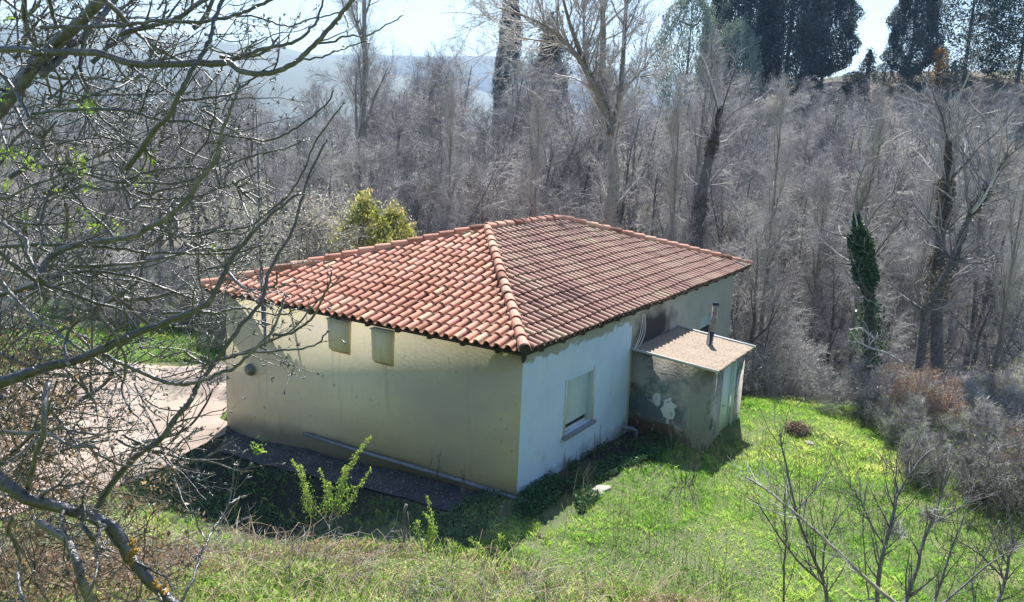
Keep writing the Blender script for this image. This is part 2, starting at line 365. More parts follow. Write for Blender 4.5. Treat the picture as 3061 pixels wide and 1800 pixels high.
mb = MB(); mb.tube([(-.06, -.06, .08), (.10, .09, .10)], [.10, .10], 12).tube([(-.02, -.02, .0), (.0, .0, -.12), (.04, .04, -.22)], [.06, .055, .02], 8)
o = mb.build('hip_end_cap', M['timber']); o.parent = roof
# pale flashing at the far corner
mb = MB().hexa([(L_-.7, -.05, .10), (L_+.12, -.08, .05), (L_+.12, .35, .06), (L_-.7, .35, .20)], [(L_-.7, -.05, .125), (L_+.12, -.08, .075), (L_+.12, .35, .085), (L_-.7, .35, .225)])
o = mb.build('flashing', M['flash']); o.parent = roof
# rafters: short tails under the eaves
rm = None
def rafter(x, y, dx, dy):
    global rm
    if rm is None:
        b_ = MB().hexa([(-.13, -.04, -.13), (.5, -.04, -.10), (.5, .04, -.10), (-.13, .04, -.13)], [(-.15, -.04, -.075), (.5, -.04, .0), (.5, .04, .0), (-.15, .04, -.075)])
        o = b_.build('rafter', M['timber'], roof); rm = o
    else:
        o = rm.copy(); col.objects.link(o); o.parent = roof
    o.location = (x, y, 0); o.rotation_euler = (0, 0, math.atan2(dy, dx)); o['row'] = 1
    del o['row']
for y in np.arange(.62, 9, .82): rafter(.12+.02, y, 1, 0)
for x in np.arange(.7, 14.4, .88): rafter(x, .12, 0, 1)
# chimney breast stubs under the eave of the cream wall
for (ya, yb, z0, z1) in ((4.42, 4.98, -.86, -.14), (3.22, 3.74, -.90, -.16)):
    mb = MB().hexa([(.02, ya+.02, z0+.08), (.119, ya+.02, z0-.02), (.119, yb, z0-.02), (.02, yb, z0+.08)], [(-.03, ya, z1), (.119, ya, z1), (.119, yb, z1), (-.03, yb, z1)])
    fl = hbuild(mb, 'flue_box', M['cream']); 
    mb = MB().box((-.05, ya-.02, z1+.002), (.119, yb+.02, z1+.03)); o = mb.build('cap', M['mortar'], fl)
# vent cover on cream wall
p = onX(750, 1105, .12)
mb = MB(); mb.tube([(.121, p[1], p[2]), (.04, p[1], p[2])], [.15, .13], 16).tube([(.05, p[1], p[2]), (.03, p[1], p[2])], [.09, .09], 12)
hbuild(mb, 'vent_cover', M['steel'])
# windows
def window(W, shut_to, grille):
    x0, x1, z0, z1 = W; y = HY0+.09
    mb = MB(); t = .06
    mb.box((x0, y, z0), (x0+t, y+.06, z1)).box((x1-t, y, z0), (x1, y+.06, z1)).box((x0+t, y, z1-t), (x1-t, y+.06, z1)).box((x0+t, y, z0), (x1-t, y+.06, z0+t))
    f = hbuild(mb, 'window', M['frame'])
    mb = MB().add([(x0+t, y+.05, z0+t), (x1-t, y+.05, z0+t), (x1-t, y+.05, z1-t), (x0+t, y+.05, z1-t)], [(0, 1, 2, 3)]); mb.build('pane', M['dark'], f)
    mb = MB(); z = z1-t
    n = int((z1-t-shut_to)/.0505)
    for i in range(n):
        mb.hexa([(x0+t, y-.012, z-.0505), (x1-t, y-.012, z-.05), (x1-t, y+.012, z-.05), (x0+t, y+.012, z-.05)], [(x0+t, y-.004, z), (x1-t, y-.004, z), (x1-t, y+.012, z), (x0+t, y+.012, z)]); z -= .0505
    mb.build('roller_shutter', M['shutter'] if not grille else M['shutter_box'], f)
    mb = MB().hexa([(x0-.12, HY0-.10, z0-.07), (x1+.12, HY0-.10, z0-.07), (x1+.12, HY0+.08, z0-.06), (x0-.12, HY0+.08, z0-.06)], [(x0-.12, HY0-.10, z0-.02), (x1+.12, HY0-.10, z0-.02), (x1+.12, HY0+.088, z0-.004), (x0-.12, HY0+.088, z0-.004)])
    if not grille: mb.build('sill', M['sill'], f)
    if grille:
        mb = MB()
        for x in np.arange(x0+.1, x1, .12): mb.tube([(x, HY0+.02, z0), (x, HY0+.02, z1-.45)], .009, 5)
        mb.build('grille', M['steel'], f)
    else:
        MB().box((x0-.075, HY0-.018, z0), (x0-.004, HY0+.088, z1+.06)).build('shutter_guide', M['frame'], f); MB().box((x1+.004, HY0-.03, z0), (x1+.075, HY0+.088, z1+.1)).build('shutter_guide', M['frame'], f)
    return f
window(W1, -2.13, False)
window(W2, -1.5, True)

# lean-to shed
shed = tag(empty('lean_to_shed', (6.8, -1, -3.3)), 'small mossy lean-to with a weathered sloping sheet roof against the grey side wall', 'shed')
def sbuild(mb, name, m, parent=None):
    o = mb.build(name, m); o.parent = parent or shed
    if parent is None: o.location = (-6.8, 1, 3.3)
    return o
SX0, SX1, SY = 5.35, 8.05, -1.98
mb = MB()
mb.hexa([(SX0, SY, ZB), (SX0+.15, SY+.15, ZB), (SX0+.15, HY0-.003, ZB), (SX0, HY0-.003, ZB)], [(SX0, SY, -1.235), (SX0+.15, SY+.15, -1.23), (SX0+.15, HY0-.003, -1.04), (SX0, HY0-.003, -1.04)])
mb.hexa([(SX1-.15, SY+.15, ZB), (SX1, SY, ZB), (SX1, HY0-.003, ZB), (SX1-.15, HY0-.003, ZB)], [(SX1-.15, SY+.15, -1.23), (SX1, SY, -1.235), (SX1, HY0-.003, -1.04), (SX1-.15, HY0-.003, -1.04)])
d0, d1, dt, db = 6.25, 7.30, -1.30, -3.36
for x0, x1, z0, z1 in ((SX0, d0, ZB, -1.237), (d1, SX1, ZB, -1.237), (d0, d1, dt, -1.237), (d0, d1, ZB, db)):
    mb.hexa([(x0, SY, z0), (x1, SY, z0), (x1 if x1 != SX1 else x1-.15, SY+.15, z0), (x0 if x0 != SX0 else x0+.15, SY+.15, z0)], [(x0, SY, z1), (x1, SY, z1), (x1 if x1 != SX1 else x1-.15, SY+.15, z1), (x0 if x0 != SX0 else x0+.15, SY+.15, z1)])
sbuild(mb, 'wall', M['shed_wall'])
# sheet roof, wavy
def sheet(x0, x1, x0b, x1b, ya, yb, za, zb, nx=60, ny=40):
    mb = MB(); V = []
    for k in (0, 1):
        for j in range(ny+1):
            t = j/ny; y = ya+(yb-ya)*t; z = za+(zb-za)*t; a = x0+(x0b-x0)*t; b_ = x1+(x1b-x1)*t
            for i in range(nx+1):
                s = i/nx; x = a+(b_-a)*s
                V.append((x, y+(.012*math.sin(i*2.1)+.01*math.sin(i*.7) if j == ny else 0), z+.004*math.sin(s*26)+.004*math.sin(y*9+x*3)-(.035 if k else 0)))
    F = []; n1 = (nx+1)*(ny+1)
    for j in range(ny):
        for i in range(nx):
            a = j*(nx+1)+i; F.append((a, a+nx+1, a+nx+2, a+1)); F.append((n1+a, n1+a+1, n1+a+nx+2, n1+a+nx+1))
    for i in range(nx):
        a = i; F.append((a, a+1, n1+a+1, n1+a)); a = ny*(nx+1)+i; F.append((a, n1+a, n1+a+1, a+1))
    for j in range(ny):
        a = j*(nx+1); F.append((a, n1+a, n1+a+nx+1, a+nx+1)); a += nx; F.append((a, a+nx+1, n1+a+nx+1, n1+a))
    return mb.add(V, F)
sr = sbuild(sheet(5.22, 8.32, 5.28, 8.27, HY0-.004, -2.14, -1.0, -1.185), 'roof', M['shed_roof'])
for xa, xb, xc, xd in ((5.19, 5.22, 5.28, 5.25), (8.30, 8.37, 8.32, 8.24)):
    mb = MB().hexa([(xa, HY0-.02, -1.02), (xb, HY0-.02, -1.02), (xc, -2.16, -1.21), (xd, -2.16, -1.21)], [(xa, HY0-.02, -.965), (xb, HY0-.02, -.965), (xc, -2.16, -1.155), (xd, -2.16, -1.155)])
    mb.build('edge_flashing', M['flash'], sr)
mb = MB().box((d0+.07, SY+.04, db), (d1-.07, SY+.08, dt-.06))
dr = sbuild(mb, 'door', M['door'])
mb = MB().box((d0, SY-.02, db), (d0+.07, SY+.1, dt)).box((d1-.07, SY-.02, db), (d1, SY+.1, dt)).box((d0+.07, SY-.02, dt-.06), (d1-.07, SY+.1, dt)).box((d1-.27, SY+.015, db), (d1-.235, SY+.04, dt-.06)).box((d0+.07, SY+.02, db), (d1-.07, SY+.04, db+.05))
mb.build('door_frame', M['door_trim'], dr)
mb = MB().tube([(d0+.14, SY+.04, -2.35), (d0+.14, SY-.02, -2.35), (d0+.26, SY-.025, -2.36)], .012, 6).box((d0+.12, SY+.03, -2.45), (d0+.16, SY+.041, -2.27)); mb.build('handle', M['steel'], dr)
pb = onZ(2120, 1030, -1.12); pt = onY(2141, 905, pb[1]+.02)
dd = pt-pb
mb = MB().tube([pb-dd*.15, pb+dd*.12, pb+dd*.3, pb+dd*.97], .075, 12); fp = sbuild(mb, 'flue_pipe', M['rust'])
mb = MB().tube([pb-dd*.03, pb+dd*.3], .083, 12); mb.build('foot_shade', M['blackish'], fp)  # dark sleeve paints the shadowed lower section of the pipe
mb = MB().tube([pb+dd*.93, pb+dd*.965, pb+dd*1.0], [.082, .09, .085], 12); mb.build('cowl', M['blackish'], fp)
# threshold and drain
mb = MB().box((d0-.05, SY-.28, -3.55), (d1+.1, SY-.003, db-.02)); sbuild(mb, 'step', M['concrete'])
# cables between eave and shed roof
for k, (p0, p1, p2) in enumerate((((5.75, .02, -.22), (5.72, -.06, -.72), (5.24, -.02, -1.0)), ((5.82, .02, -.22), (5.83, -.08, -.75), (5.38, -.05, -.985)), ((5.69, .03, -.2), (5.62, -.03, -.7), (5.20, .0, -1.03)))):
    t = np.linspace(0, 1, 14)[:, None]; P = (1-t)**2*np.array(p0)+2*t*(1-t)*np.array(p1)+t*t*np.array(p2)
    o = MB().tube(P, .011, 5).build('cable', M['cable'], None, True)
    tag(o, 'pale cable looping from the eave down to the lean-to roof', 'cable', 'pale cables over the lean-to')
# waste pipe elbow in the corner
mb = MB(); q = [(5.0, HY0-.01, -2.95), (5.0, -.22, -2.93), (5.02, -.30, -2.97), (5.02, -.31, -3.4)]
tag(mb.tube(q, .05, 10).build('waste_pipe', M['pvc'], None, True), 'short grey elbow pipe low in the corner of white wall and lean-to', 'pipe')
# long pipe lying along the cream wall
P = [onX(908, 1297, .05), (.05, 4.2, -2.975), (.04, 2.6, -2.96), (.03, 1.2, -2.95), (-.02, .2, -2.945), (-.02, -.28, -2.97)]
tag(MB().tube(P, .045, 8).build('drain_pipe', M['pvc'], None, True), 'long grey pipe lying along the foot of the cream wall', 'pipe')
# mast on the cream wall
b0 = onX(787, 1035, .02); 
mast = tag(empty('antenna_mast', tuple(b0)), 'tall thin dark mast clamped to the left end of the cream wall', 'mast')
top = onX(768, 345, .02) - b0
mb = MB().tube([(0, 0, .45), tuple(top*.5 + np.array((0, .01, .2))), tuple(top)], [.032, .03, .02], 8); mb.build('pole', M['steel'], mast)
mb = MB().tube([(0, -.06, 0), (0, -.06, 1.15)], .035, 8); mb.build('wall_tube', M['pvc'], mast)
for z in (.5, .95):
    mb = MB().box((-.05, -.12, z), (.10, .05, z+.03)); mb.build('clamp', M['steel'], mast)

def norm(v): return v/(np.linalg.norm(v)+1e-9)
def limb(r, p0, d0, L, r0, r1, n, wander, up, grav=0):
    P = [np.array(p0, float)]; d = norm(np.array(d0, float)); st = L/n; Dd = [d]
    for i in range(n):
        d = norm(d+r.normal(0, wander, 3)+np.array((0, 0, up)))
        P.append(P[-1]+d*st); Dd.append(d)
    return np.array(P), np.linspace(r0, r1, n+1), Dd
def side_dir(r, d, ang):
    p = norm(np.cross(d, r.normal(size=3))); return norm(d*math.cos(ang)+p*math.sin(ang))
# ------------------------------------------------------------------ ground
def dsc(x, y):
    dx, dy = x-CX, y-CY
    return dx*TD[0]+dy*TD[1], dx*TS[0]+dy*TS[1]
def xy(d, s): return CX+d*TD[0]+s*TS[0], CY+d*TD[1]+s*TS[1]
def wob(x, y, f, seed=0.0):
    return (np.sin(x*f+seed)+np.sin(y*f*1.13+seed*2.1)+np.sin((x+y)*f*.73+seed*.7)+np.sin((x-y)*f*1.31+seed*1.7))/4
def clump(x, y): return .5+.5*wob(x+2*wob(x, y, .4, 3), y, .9, 7)
def ground(x, y):
    x = np.asarray(x, float); y = np.asarray(y, float); d, s = dsc(x, y)
    z = -3.02 - .045*np.clip(x-1, 0, 14) - .22*sst(5.5, 9.5, y)*sst(-6, 2, x)*0 - .36*sst(.8, 8, y)
    # bank up to the viewpoint
    foot = 12.6 - 1.6*sst(1, 7, s)
    z = z + .34*np.clip(foot-d, 0, 30)*sst(0, 1.5, foot-d) + .5*np.clip(7.5-d, 0, 30)*.45
    z = z + .25*sst(-1.5, -4.5, s)*sst(14, 12, d)
    # ravine behind and to the right
    rav = sst(23, 36, d+.0*s)*(1-sst(40, 62, d))*sst(-14, -2, s)
    z = z - 4.2*rav
    z = z + sst(42, 96, d)*(2.2+14.5*sst(-8, 36, s))
    z = z - 1.0*sst(26, 40, d)*sst(-6, -14, s)
    z = z - 14*sst(160, 420, d)
    z = z + .05*wob(x, y, 1.7, 1) + .03*wob(x, y, 4.1, 3) + .5*wob(x, y, .13, 2)*sst(26, 50, d)
    z = z - .13*sst(.3, 1.2, y)*sst(1.5, .2, x)*sst(8.6, 8.0, y)*sst(-4, -2, x)
    z = z - .45*sst(-1.15, -1.9, x)*sst(-4.8, -3.4, x)*sst(1, 3, y)*(1-sst(7.2, 8.6, y))
    z = z + .22*sst(.52, .66, clump(x, y))*sst(18.5, 20, d)*sst(27, 25, d)
    flat = sst(1.2, .2, np.maximum(np.maximum(-x-.2, x-13), np.maximum(-y-1, y-8.6)))
    return z
def gz(x, y): return float(ground(x, y))
def spot(u, d):          # ground point at depth d under photograph column u
    P = CAM.copy(); z = -3.0
    for _ in range(6):
        q = ray(u, 900); hd = q[0]*TD[0]+q[1]*TD[1]; hs = q[0]*TS[0]+q[1]*TS[1]
        x, y = xy(d, hs/hd*d); z = gz(x, y); break
    # follow the roll: move along the column so that the foot is on it
    for _ in range(4):
        # find v of the foot, then recompute with that row
        P = np.array((x, y, z))-CAM; v = PY - FPX*(P@AU)/(P@AF)
        q = ray(u, v); hd = q[0]*TD[0]+q[1]*TD[1]; hs = q[0]*TS[0]+q[1]*TS[1]
        x, y = xy(d, hs/hd*d); z = gz(x, y)
    return x, y, z
def hit(u, v):           # where a pixel's ray meets the ground
    q = ray(u, v); t = 2.0
    while t < 400:
        p = CAM+q*t
        if p[2] < gz(p[0], p[1]): break
        t += .05 if t < 30 else .3
    return p[0], p[1], gz(p[0], p[1])

M['soil'] = mat('meadow_ground', [(.05,.06,.02), (.09,.13,.03), (.13,.17,.045), (.22,.20,.11)], scale=.8, noise=1.1, bump=.8, bscale=12, rough=.95)
def beyond(N, L, oc):
    dt = N('ShaderNodeVectorMath'); dt.operation = 'DOT_PRODUCT'; dt.inputs[1].default_value = (TD[0]+.35*TS[0], TD[1]+.35*TS[1], 0); L(oc, dt.inputs[0])
    mr = N('ShaderNodeMapRange'); b0 = CX*(TD[0]+.35*TS[0])+CY*(TD[1]+.35*TS[1]); mr.inputs[1].default_value = b0+27; mr.inputs[2].default_value = b0+36; L(dt.outputs['Value'], mr.inputs[0]); return mr.outputs[0]
mask_mix(M['soil'], 'MIX', (.13,.115,.09), beyond)
mask_mix(M['soil'], 'MIX', (.022,.024,.02), blob((-.7, 3.6, -3.4), (3.2, 5.6, 3), .3, 1.5, .5))  # soil strip by the cream wall darkened to deepen the house shadow
mask_mix(M['soil'], 'MIX', (.022,.024,.02), blob((3.4, -.2, -3.2), (4.6, 1.0, 3), .4, 1.5, .5))  # same painted shadow tone in the soil beside the white wall
mask_mix(M['soil'], 'MIX', (.12,.13,.07), noise_thresh(.09, .52, .6))
def veg(name, stops, **k):
    k.setdefault('trans', .5); k.setdefault('attr', 1.1); k.setdefault('noise', .6); k.setdefault('scale', 1.3); k.setdefault('rough', .6)
    return mat(name, stops, **k)
M['grass'] = veg('fresh_grass', [(.035,.085,.02), (.10,.25,.05), (.22,.42,.09), (.38,.50,.17), (.56,.56,.34)], scale=.55, noise=1.0, attr=.8)
M['weed'] = veg('mixed_weeds', [(.04,.08,.02), (.11,.21,.05), (.20,.34,.09), (.32,.43,.17), (.50,.51,.35)], scale=1.5, noise=.9, attr=1.0)
M['weed2'] = veg('broad_green_leaves', [(.05,.11,.03), (.15,.27,.07), (.28,.42,.12), (.46,.52,.22)], scale=.9)
M['deadleaf'] = veg('dead_leaves', [(.12,.07,.055), (.24,.15,.12), (.38,.26,.21), (.50,.39,.33)], trans=.3)
M['straw'] = veg('dry_stems', [(.20,.13,.08), (.38,.28,.17), (.50,.42,.28)], trans=.1)
M['bark'] = mat('grey_bark', [(.055,.048,.052), (.12,.108,.112), (.23,.21,.21)], scale=14, attr=.5, rough=.65, spec=.5, bump=.5, bscale=60, stretch=(1, 1, .35))
M['fore_bark'] = mat('smooth_twig_bark', [(.022,.020,.022), (.056,.053,.054), (.17,.16,.158)], scale=16, noise=1.2, attr=.5, rough=.33, spec=1.0, bump=.4, bscale=90)
M['bark_pale'] = mat('pale_bark', [(.14,.125,.105), (.26,.235,.20), (.38,.35,.30)], scale=9, attr=.5, rough=.7, bump=.4, bscale=40)
M['twig'] = mat('grey_twigs', [(.10,.09,.095), (.27,.25,.255), (.58,.555,.56)], scale=.35, noise=.9, attr=1.3, rough=.55, spec=.4, orand=.5)
M['twig_pale'] = mat('pale_twigs', [(.24,.225,.22), (.43,.41,.40), (.64,.62,.60)], scale=.35, noise=.9, attr=1.2, rough=.55, orand=.3)
M['bud'] = veg('buds_and_old_leaves', [(.26,.245,.25), (.46,.44,.45), (.72,.70,.72)], trans=.12, orand=.3)
M['blossom'] = veg('white_blossom', [(.38,.37,.37), (.66,.65,.66)], trans=.35)
M['ivy'] = veg('ivy_leaves', [(.02,.05,.025), (.045,.11,.045), (.10,.20,.08)], trans=.2, rough=.35)
M['ivy_brown'] = veg('dry_ivy', [(.05,.043,.035), (.12,.105,.085), (.22,.20,.17)], trans=.2)
M['cypress'] = veg('cypress_foliage', [(.035,.055,.075), (.075,.108,.135), (.15,.19,.215)], trans=.3, scale=.6)
M['pine'] = veg('pine_needles', [(.025,.045,.045), (.05,.085,.08), (.12,.17,.15)], trans=.2, scale=.4)
M['olive'] = veg('silvery_foliage', [(.12,.17,.16), (.24,.31,.30), (.38,.45,.44)], trans=.2, scale=.4)
M['spring'] = veg('spring_leaves', [(.11,.21,.04), (.21,.35,.07), (.36,.47,.13)], trans=.5)
M['yellowbush'] = veg('yellow_green_leaves', [(.16,.19,.06), (.32,.36,.13), (.46,.48,.22), (.50,.42,.26)], trans=.4)
M['orange'] = veg('orange_leaves', [(.55,.26,.05), (.75,.42,.10)], trans=.4)
M['redbush'] = veg('reddish_leaves', [(.18,.09,.06), (.34,.20,.15), (.48,.33,.27)], trans=.35)
M['lichen'] = mat('orange_lichen', [(.30,.16,.03), (.55,.33,.06)], scale=20, bump=.6)
M['road'] = mat('pink_concrete_yard', [(.29,.225,.18), (.38,.30,.245), (.45,.375,.315)], scale=.7, noise=1.0, attr=0, bump=.3, bscale=25)
mask_mix(M['road'], 'MIX', (.25,.22,.17), noise_thresh(1.3, .56, .72))
M['hill'] = mat('distant_hill', [(.10,.12,.09), (.18,.20,.15)], scale=.004, noise=1.0)

# ground sheet: fine near, coarse far
ds = np.concatenate([np.arange(-25, 6, 1.5), np.arange(6, 34, .22), np.arange(34, 70, .8), np.arange(70, 200, 4), np.geomspace(200, 6500, 30)])
ss = np.concatenate([-np.geomspace(4800, 60, 22), np.arange(-58, -15, 1.2), np.arange(-15, 14, .25), np.arange(14, 58, 1.2), np.geomspace(60, 4800, 22)])
Dm, Sm = np.meshgrid(ds, ss, indexing='ij'); Xg, Yg = xy(Dm, Sm); Zg = ground(Xg, Yg)
V = np.stack([Xg, Yg, Zg], -1).reshape(-1, 3); ns = len(ss)
i = np.arange(len(ds)-1)[:, None]*ns; j = np.arange(ns-1)[None, :]
F = np.stack([i+j, i+j+ns, i+j+ns+1, i+j+1], -1).reshape(-1, 4)[:, ::-1]
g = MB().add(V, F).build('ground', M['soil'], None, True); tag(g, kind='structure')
# yard of pinkish concrete on the left, shade-darkened concrete strip along the cream wall
def drape(name, m, poly, lift, label=None, step=.25):
    """poly: quads given by four corners in (x, y); draped on the ground"""
    mb = MB()
    for q in poly:
        q = np.array(q, float); n = 40; t = np.linspace(0, 1, n+1)
        Pq = ((1-t)[:, None, None]*((1-t)[None, :, None]*q[0]+t[None, :, None]*q[1]) + t[:, None, None]*((1-t)[None, :, None]*q[3]+t[None, :, None]*q[2]))
        z = ground(Pq[..., 0], Pq[..., 1])+lift
        V = np.dstack([Pq, z]).reshape(-1, 3); i = np.arange(n)[:, None]*(n+1); j = np.arange(n)[None, :]
        mb.add(V, np.stack([i+j, i+j+1, i+j+n+2, i+j+n+1], -1).reshape(-1, 4))
    return mb.build(name, m, None, True)
ya = [hit(u, v)[:2] for u, v in ((-250, 1120), (705, 1098), (705, 1290), (200, 1500), (-250, 1620))]
tag(drape('driveway', M['road'], [(ya[0], (ya[1][0]+1.5, ya[1][1]), (.3, 8.9), ya[4]), (ya[4], (.3, 8.9), ya[2], ya[3])], .035), kind='structure')
tag(drape('concrete_path', M['concrete'], [((-.95, .9), (.1, .15), (.1, 8.4), (-.95, 7.4))], .04), kind='structure')

# ------------------------------------------------------------------ grass and ground cover
def leaves(mb, P, size, rnd=None, up=.0, aspect=.5, r=rng):
    """many small two-triangle leaves at points P"""
    n = len(P); a = r.normal(size=(n, 3)); a[:, 2] += up; a /= np.linalg.norm(a, axis=1)[:, None]
    b = np.cross(a, r.normal(size=(n, 3))); b /= np.linalg.norm(b, axis=1)[:, None]
    s = (size*r.uniform(.6, 1.3, n))[:, None] if np.isscalar(size) else size[:, None]
    V = np.stack([P-a*s*.5, P+b*s*aspect*.5, P+a*s*.5, P-b*s*aspect*.5], 1).reshape(-1, 3)
    F = np.arange(4*n).reshape(-1, 4)
    mb.add(V, F, r.uniform(0, 1, n) if rnd is None else rnd)
def blades(mb, X, Y, h, w, lean=.35, rnd=None, r=rng):
    n = len(X); Z = ground(X, Y)-.01; th = r.uniform(0, 2*math.pi, n); lx = r.normal(0, lean, n)*h; ly = r.normal(0, lean, n)*h
    dx, dy = np.cos(th)*w/2, np.sin(th)*w/2
    V = np.stack([np.stack([X-dx, Y-dy, Z], -1), np.stack([X+dx, Y+dy, Z], -1), np.stack([X+lx*.35+dx*.7, Y+ly*.35+dy*.7, Z+h*.6], -1), np.stack([X+lx, Y+ly, Z+h], -1)], 1).reshape(-1, 3)
    mb.add(V, np.arange(4*n).reshape(-1, 4), r.uniform(0, 1, n) if rnd is None else rnd)
def clump_noise(X, Y, f, s): return .5+.5*wob(X+3*wob(X, Y, f*.6, s), Y+2*wob(Y, X, f*.5, s+2), f, s)
def in_house(X, Y): return ((X > .05) & (X < 13.3) & (Y > .0) & (Y < 8.5)) | ((X > 5.3) & (X < 8.1) & (Y > -2.0) & (Y < .1))
def paved(X, Y): return ((X > -1.1) & (X < .1) & (Y > .9) & (Y < 8))
def on_yard(X, Y):
    q = [ya[0], (ya[1][0]+1.5, ya[1][1]), (.3, 8.9), ya[2], ya[3], ya[4]]; ins = np.zeros(len(X), bool)
    for k in range(len(q)):
        (x1, y1), (x2, y2) = q[k], q[(k+1) % len(q)]
        ins ^= ((y1 > Y) != (y2 > Y)) & (X < (x2-x1)*(Y-y1)/(y2-y1+1e-9)+x1)
    return ins
# lawn on the right
n = 430000
d = rng.uniform(9, 31, n)**1.0; s = rng.uniform(-.52, .74, n)*d*1.05+.5
X, Y = xy(d, s); ok = (rng.random(n) < .35+.9*clump_noise(X, Y, 2.6, 31)) & ~in_house(X, Y) & ~paved(X, Y) & ~on_yard(X, Y) & ((Y < 9) | (X < 0))
X, Y, d, s = X[ok], Y[ok], d[ok], s[ok]
c = clump_noise(X, Y, 1.1, 1); c2 = clump_noise(X, Y, 4.3, 5); c3 = clump_noise(X, Y, .55, 21)
strip = ((X < .1) & (X > -3.0-.4*c) & (Y > -.2) & (Y < 8.4)) | ((Y > -.9-.4*c) & (Y < .1) & (X > -.5) & (X < 5.4)) | ((X > 5.0) & (X < 7.6) & (Y > -2.9) & (Y < -1.9))  # grass thinned where the house shadow is painted into the ground
ok = (~strip | (rng.random(len(X)) < .16)) & ((d < 27+3.5*c) | (s < 0)); X, Y, d, s, c, c2 = X[ok], Y[ok], d[ok], s[ok], c[ok], c2[ok]
c = np.clip(c+.25*(c3[:len(c)] > 9), 0, 1)
h = (.04+.13*c*c2+.06*c2**2)*np.where(d > 18, 1.25, 1); h = h*.8; w = .008+.009*sst(12, 26, d)
mb = MB(); blades(mb, X, Y, h, w, .55, np.clip(.36+.5*(c-.5)+.45*(c2-.5)+.5*(clump_noise(X, Y, .5, 17)-.5)+rng.normal(0, .19, len(X)), 0, 1))
tag(mb.build('grass', M['grass']), 'bright green short spring grass covering the yard right of the house', kind='stuff')
# broad weed leaves over it
n = 70000; d = rng.uniform(9, 30, n); s = rng.uniform(-.34, .6, n)*d+.5; X, Y = xy(d, s)
c = clump_noise(X, Y, .9, 9); ok = ~in_house(X, Y) & ~paved(X, Y) & (c > .42) & (Y < 8.5) & ~on_yard(X, Y) & ~((X < .1) & (X > -3) & (Y > -.2)) & ~((Y > -1) & (Y < .1) & (X > -.5) & (X < 5.4)); X, Y, c, = X[ok], Y[ok], c[ok]
P = np.stack([X, Y, ground(X, Y)+rng.uniform(.01, .16, len(X))*c*(1+1.6*sst(21, 24, d[ok]))], -1); mb = MB(); leaves(mb, P, .03, None, .2, .75)
tag(mb.build('weeds', M['weed2']), 'low leafy weeds mixed through the grass', kind='stuff')
n = 19000; X = np.concatenate([rng.uniform(-3.2, .05, n), rng.uniform(-.5, 5.3, n)]); Y = np.concatenate([rng.uniform(-.6, 8.2, n), rng.uniform(-1.3, .05, n)])  # dark leaves put here to deepen the house shadow
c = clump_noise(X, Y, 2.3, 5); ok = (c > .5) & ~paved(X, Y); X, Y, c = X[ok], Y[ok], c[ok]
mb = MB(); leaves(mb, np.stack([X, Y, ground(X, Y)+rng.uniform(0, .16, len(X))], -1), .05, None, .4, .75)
tag(mb.build('shadow_weeds', M['ivy']), 'dark broad leaved weeds deepening the house shadow at the foot of the walls', kind='stuff')
# far left field
n = 60000; d = rng.uniform(15, 44, n); s = rng.uniform(-.75, -.05, n)*d; X, Y = xy(d, s)
def on_drive(X, Y):
    px = PX+FPX*0; P = np.stack([X, Y, ground(X, Y)], -1)-CAM; dd = P@AF; u = PX+FPX*(P@AR)/dd; v = PY-FPX*(P@AU)/dd
    return (v > 1085) & (v < 1480+.0*u) & (u < 720)
ok = ~in_house(X, Y) & ~on_drive(X, Y) & (Y > 8.6); X, Y, d = X[ok], Y[ok], d[ok]
c = clump_noise(X, Y, .5, 4); mb = MB(); blades(mb, X, Y, .10+.16*c, .03, .6, np.clip(c*.9+rng.normal(0, .2, len(X)), 0, 1))
tag(mb.build('field_grass', M['grass']), 'patchy green field grass beyond the concrete yard', kind='stuff')
# weedy bank in the foreground: leaves, dry stems and dead leaves
def bank_pts(n, dlo, dhi, slo, shi):
    d = rng.uniform(dlo, dhi, n); s = rng.uniform(slo, shi, n)
    return xy(d, s)+(d, s)
X, Y, d, s = bank_pts(190000, 8.2, 13.6, -7.6, 2.6)
edge = 13.1 + .5*wob(X, Y, 1.4, 6) - 1.3*sst(-1.5, 2.5, s) - .5*sst(-3, -6, s)
brown = clump_noise(X, Y, .9, 12)+.42*sst(-2.6, -5.8, s)+.12*sst(10.6, 9.4, d)-.1
ok = (d < edge) & (brown < .88) & ~paved(X, Y); X1, Y1, e1 = X[ok], Y[ok], (edge-d)[ok]
c = clump_noise(X1, Y1, 2.1, 8)
P = np.stack([X1, Y1, ground(X1, Y1)+rng.uniform(0, 1, len(X1))**1.4*(.05+.52*c**1.6)*sst(-.1, .9, e1)], -1)
mb = MB(); leaves(mb, P, .035, np.clip(.25+.5*c+rng.normal(0, .22, len(X1)), 0, 1), 0, .55); blades(mb, X1[::5], Y1[::5], .08+.2*rng.random(len(X1[::5])), .006, .4)
tag(mb.build('bank_weeds', M['weed']), 'tangled yellow green weeds on the near bank below the camera', kind='stuff')
ok = (d < edge-.3) & (brown > .70); X2, Y2 = X[ok], Y[ok]
P = np.stack([X2, Y2, ground(X2, Y2)+rng.uniform(0, .30, len(X2))**1.2], -1); mb = MB(); leaves(mb, P[:60000], .045, None, 0, .6)
tag(mb.build('dead_leaves', M['deadleaf']), 'brown dead leaves caught in the brambles on the near bank', kind='stuff')
mb = MB()
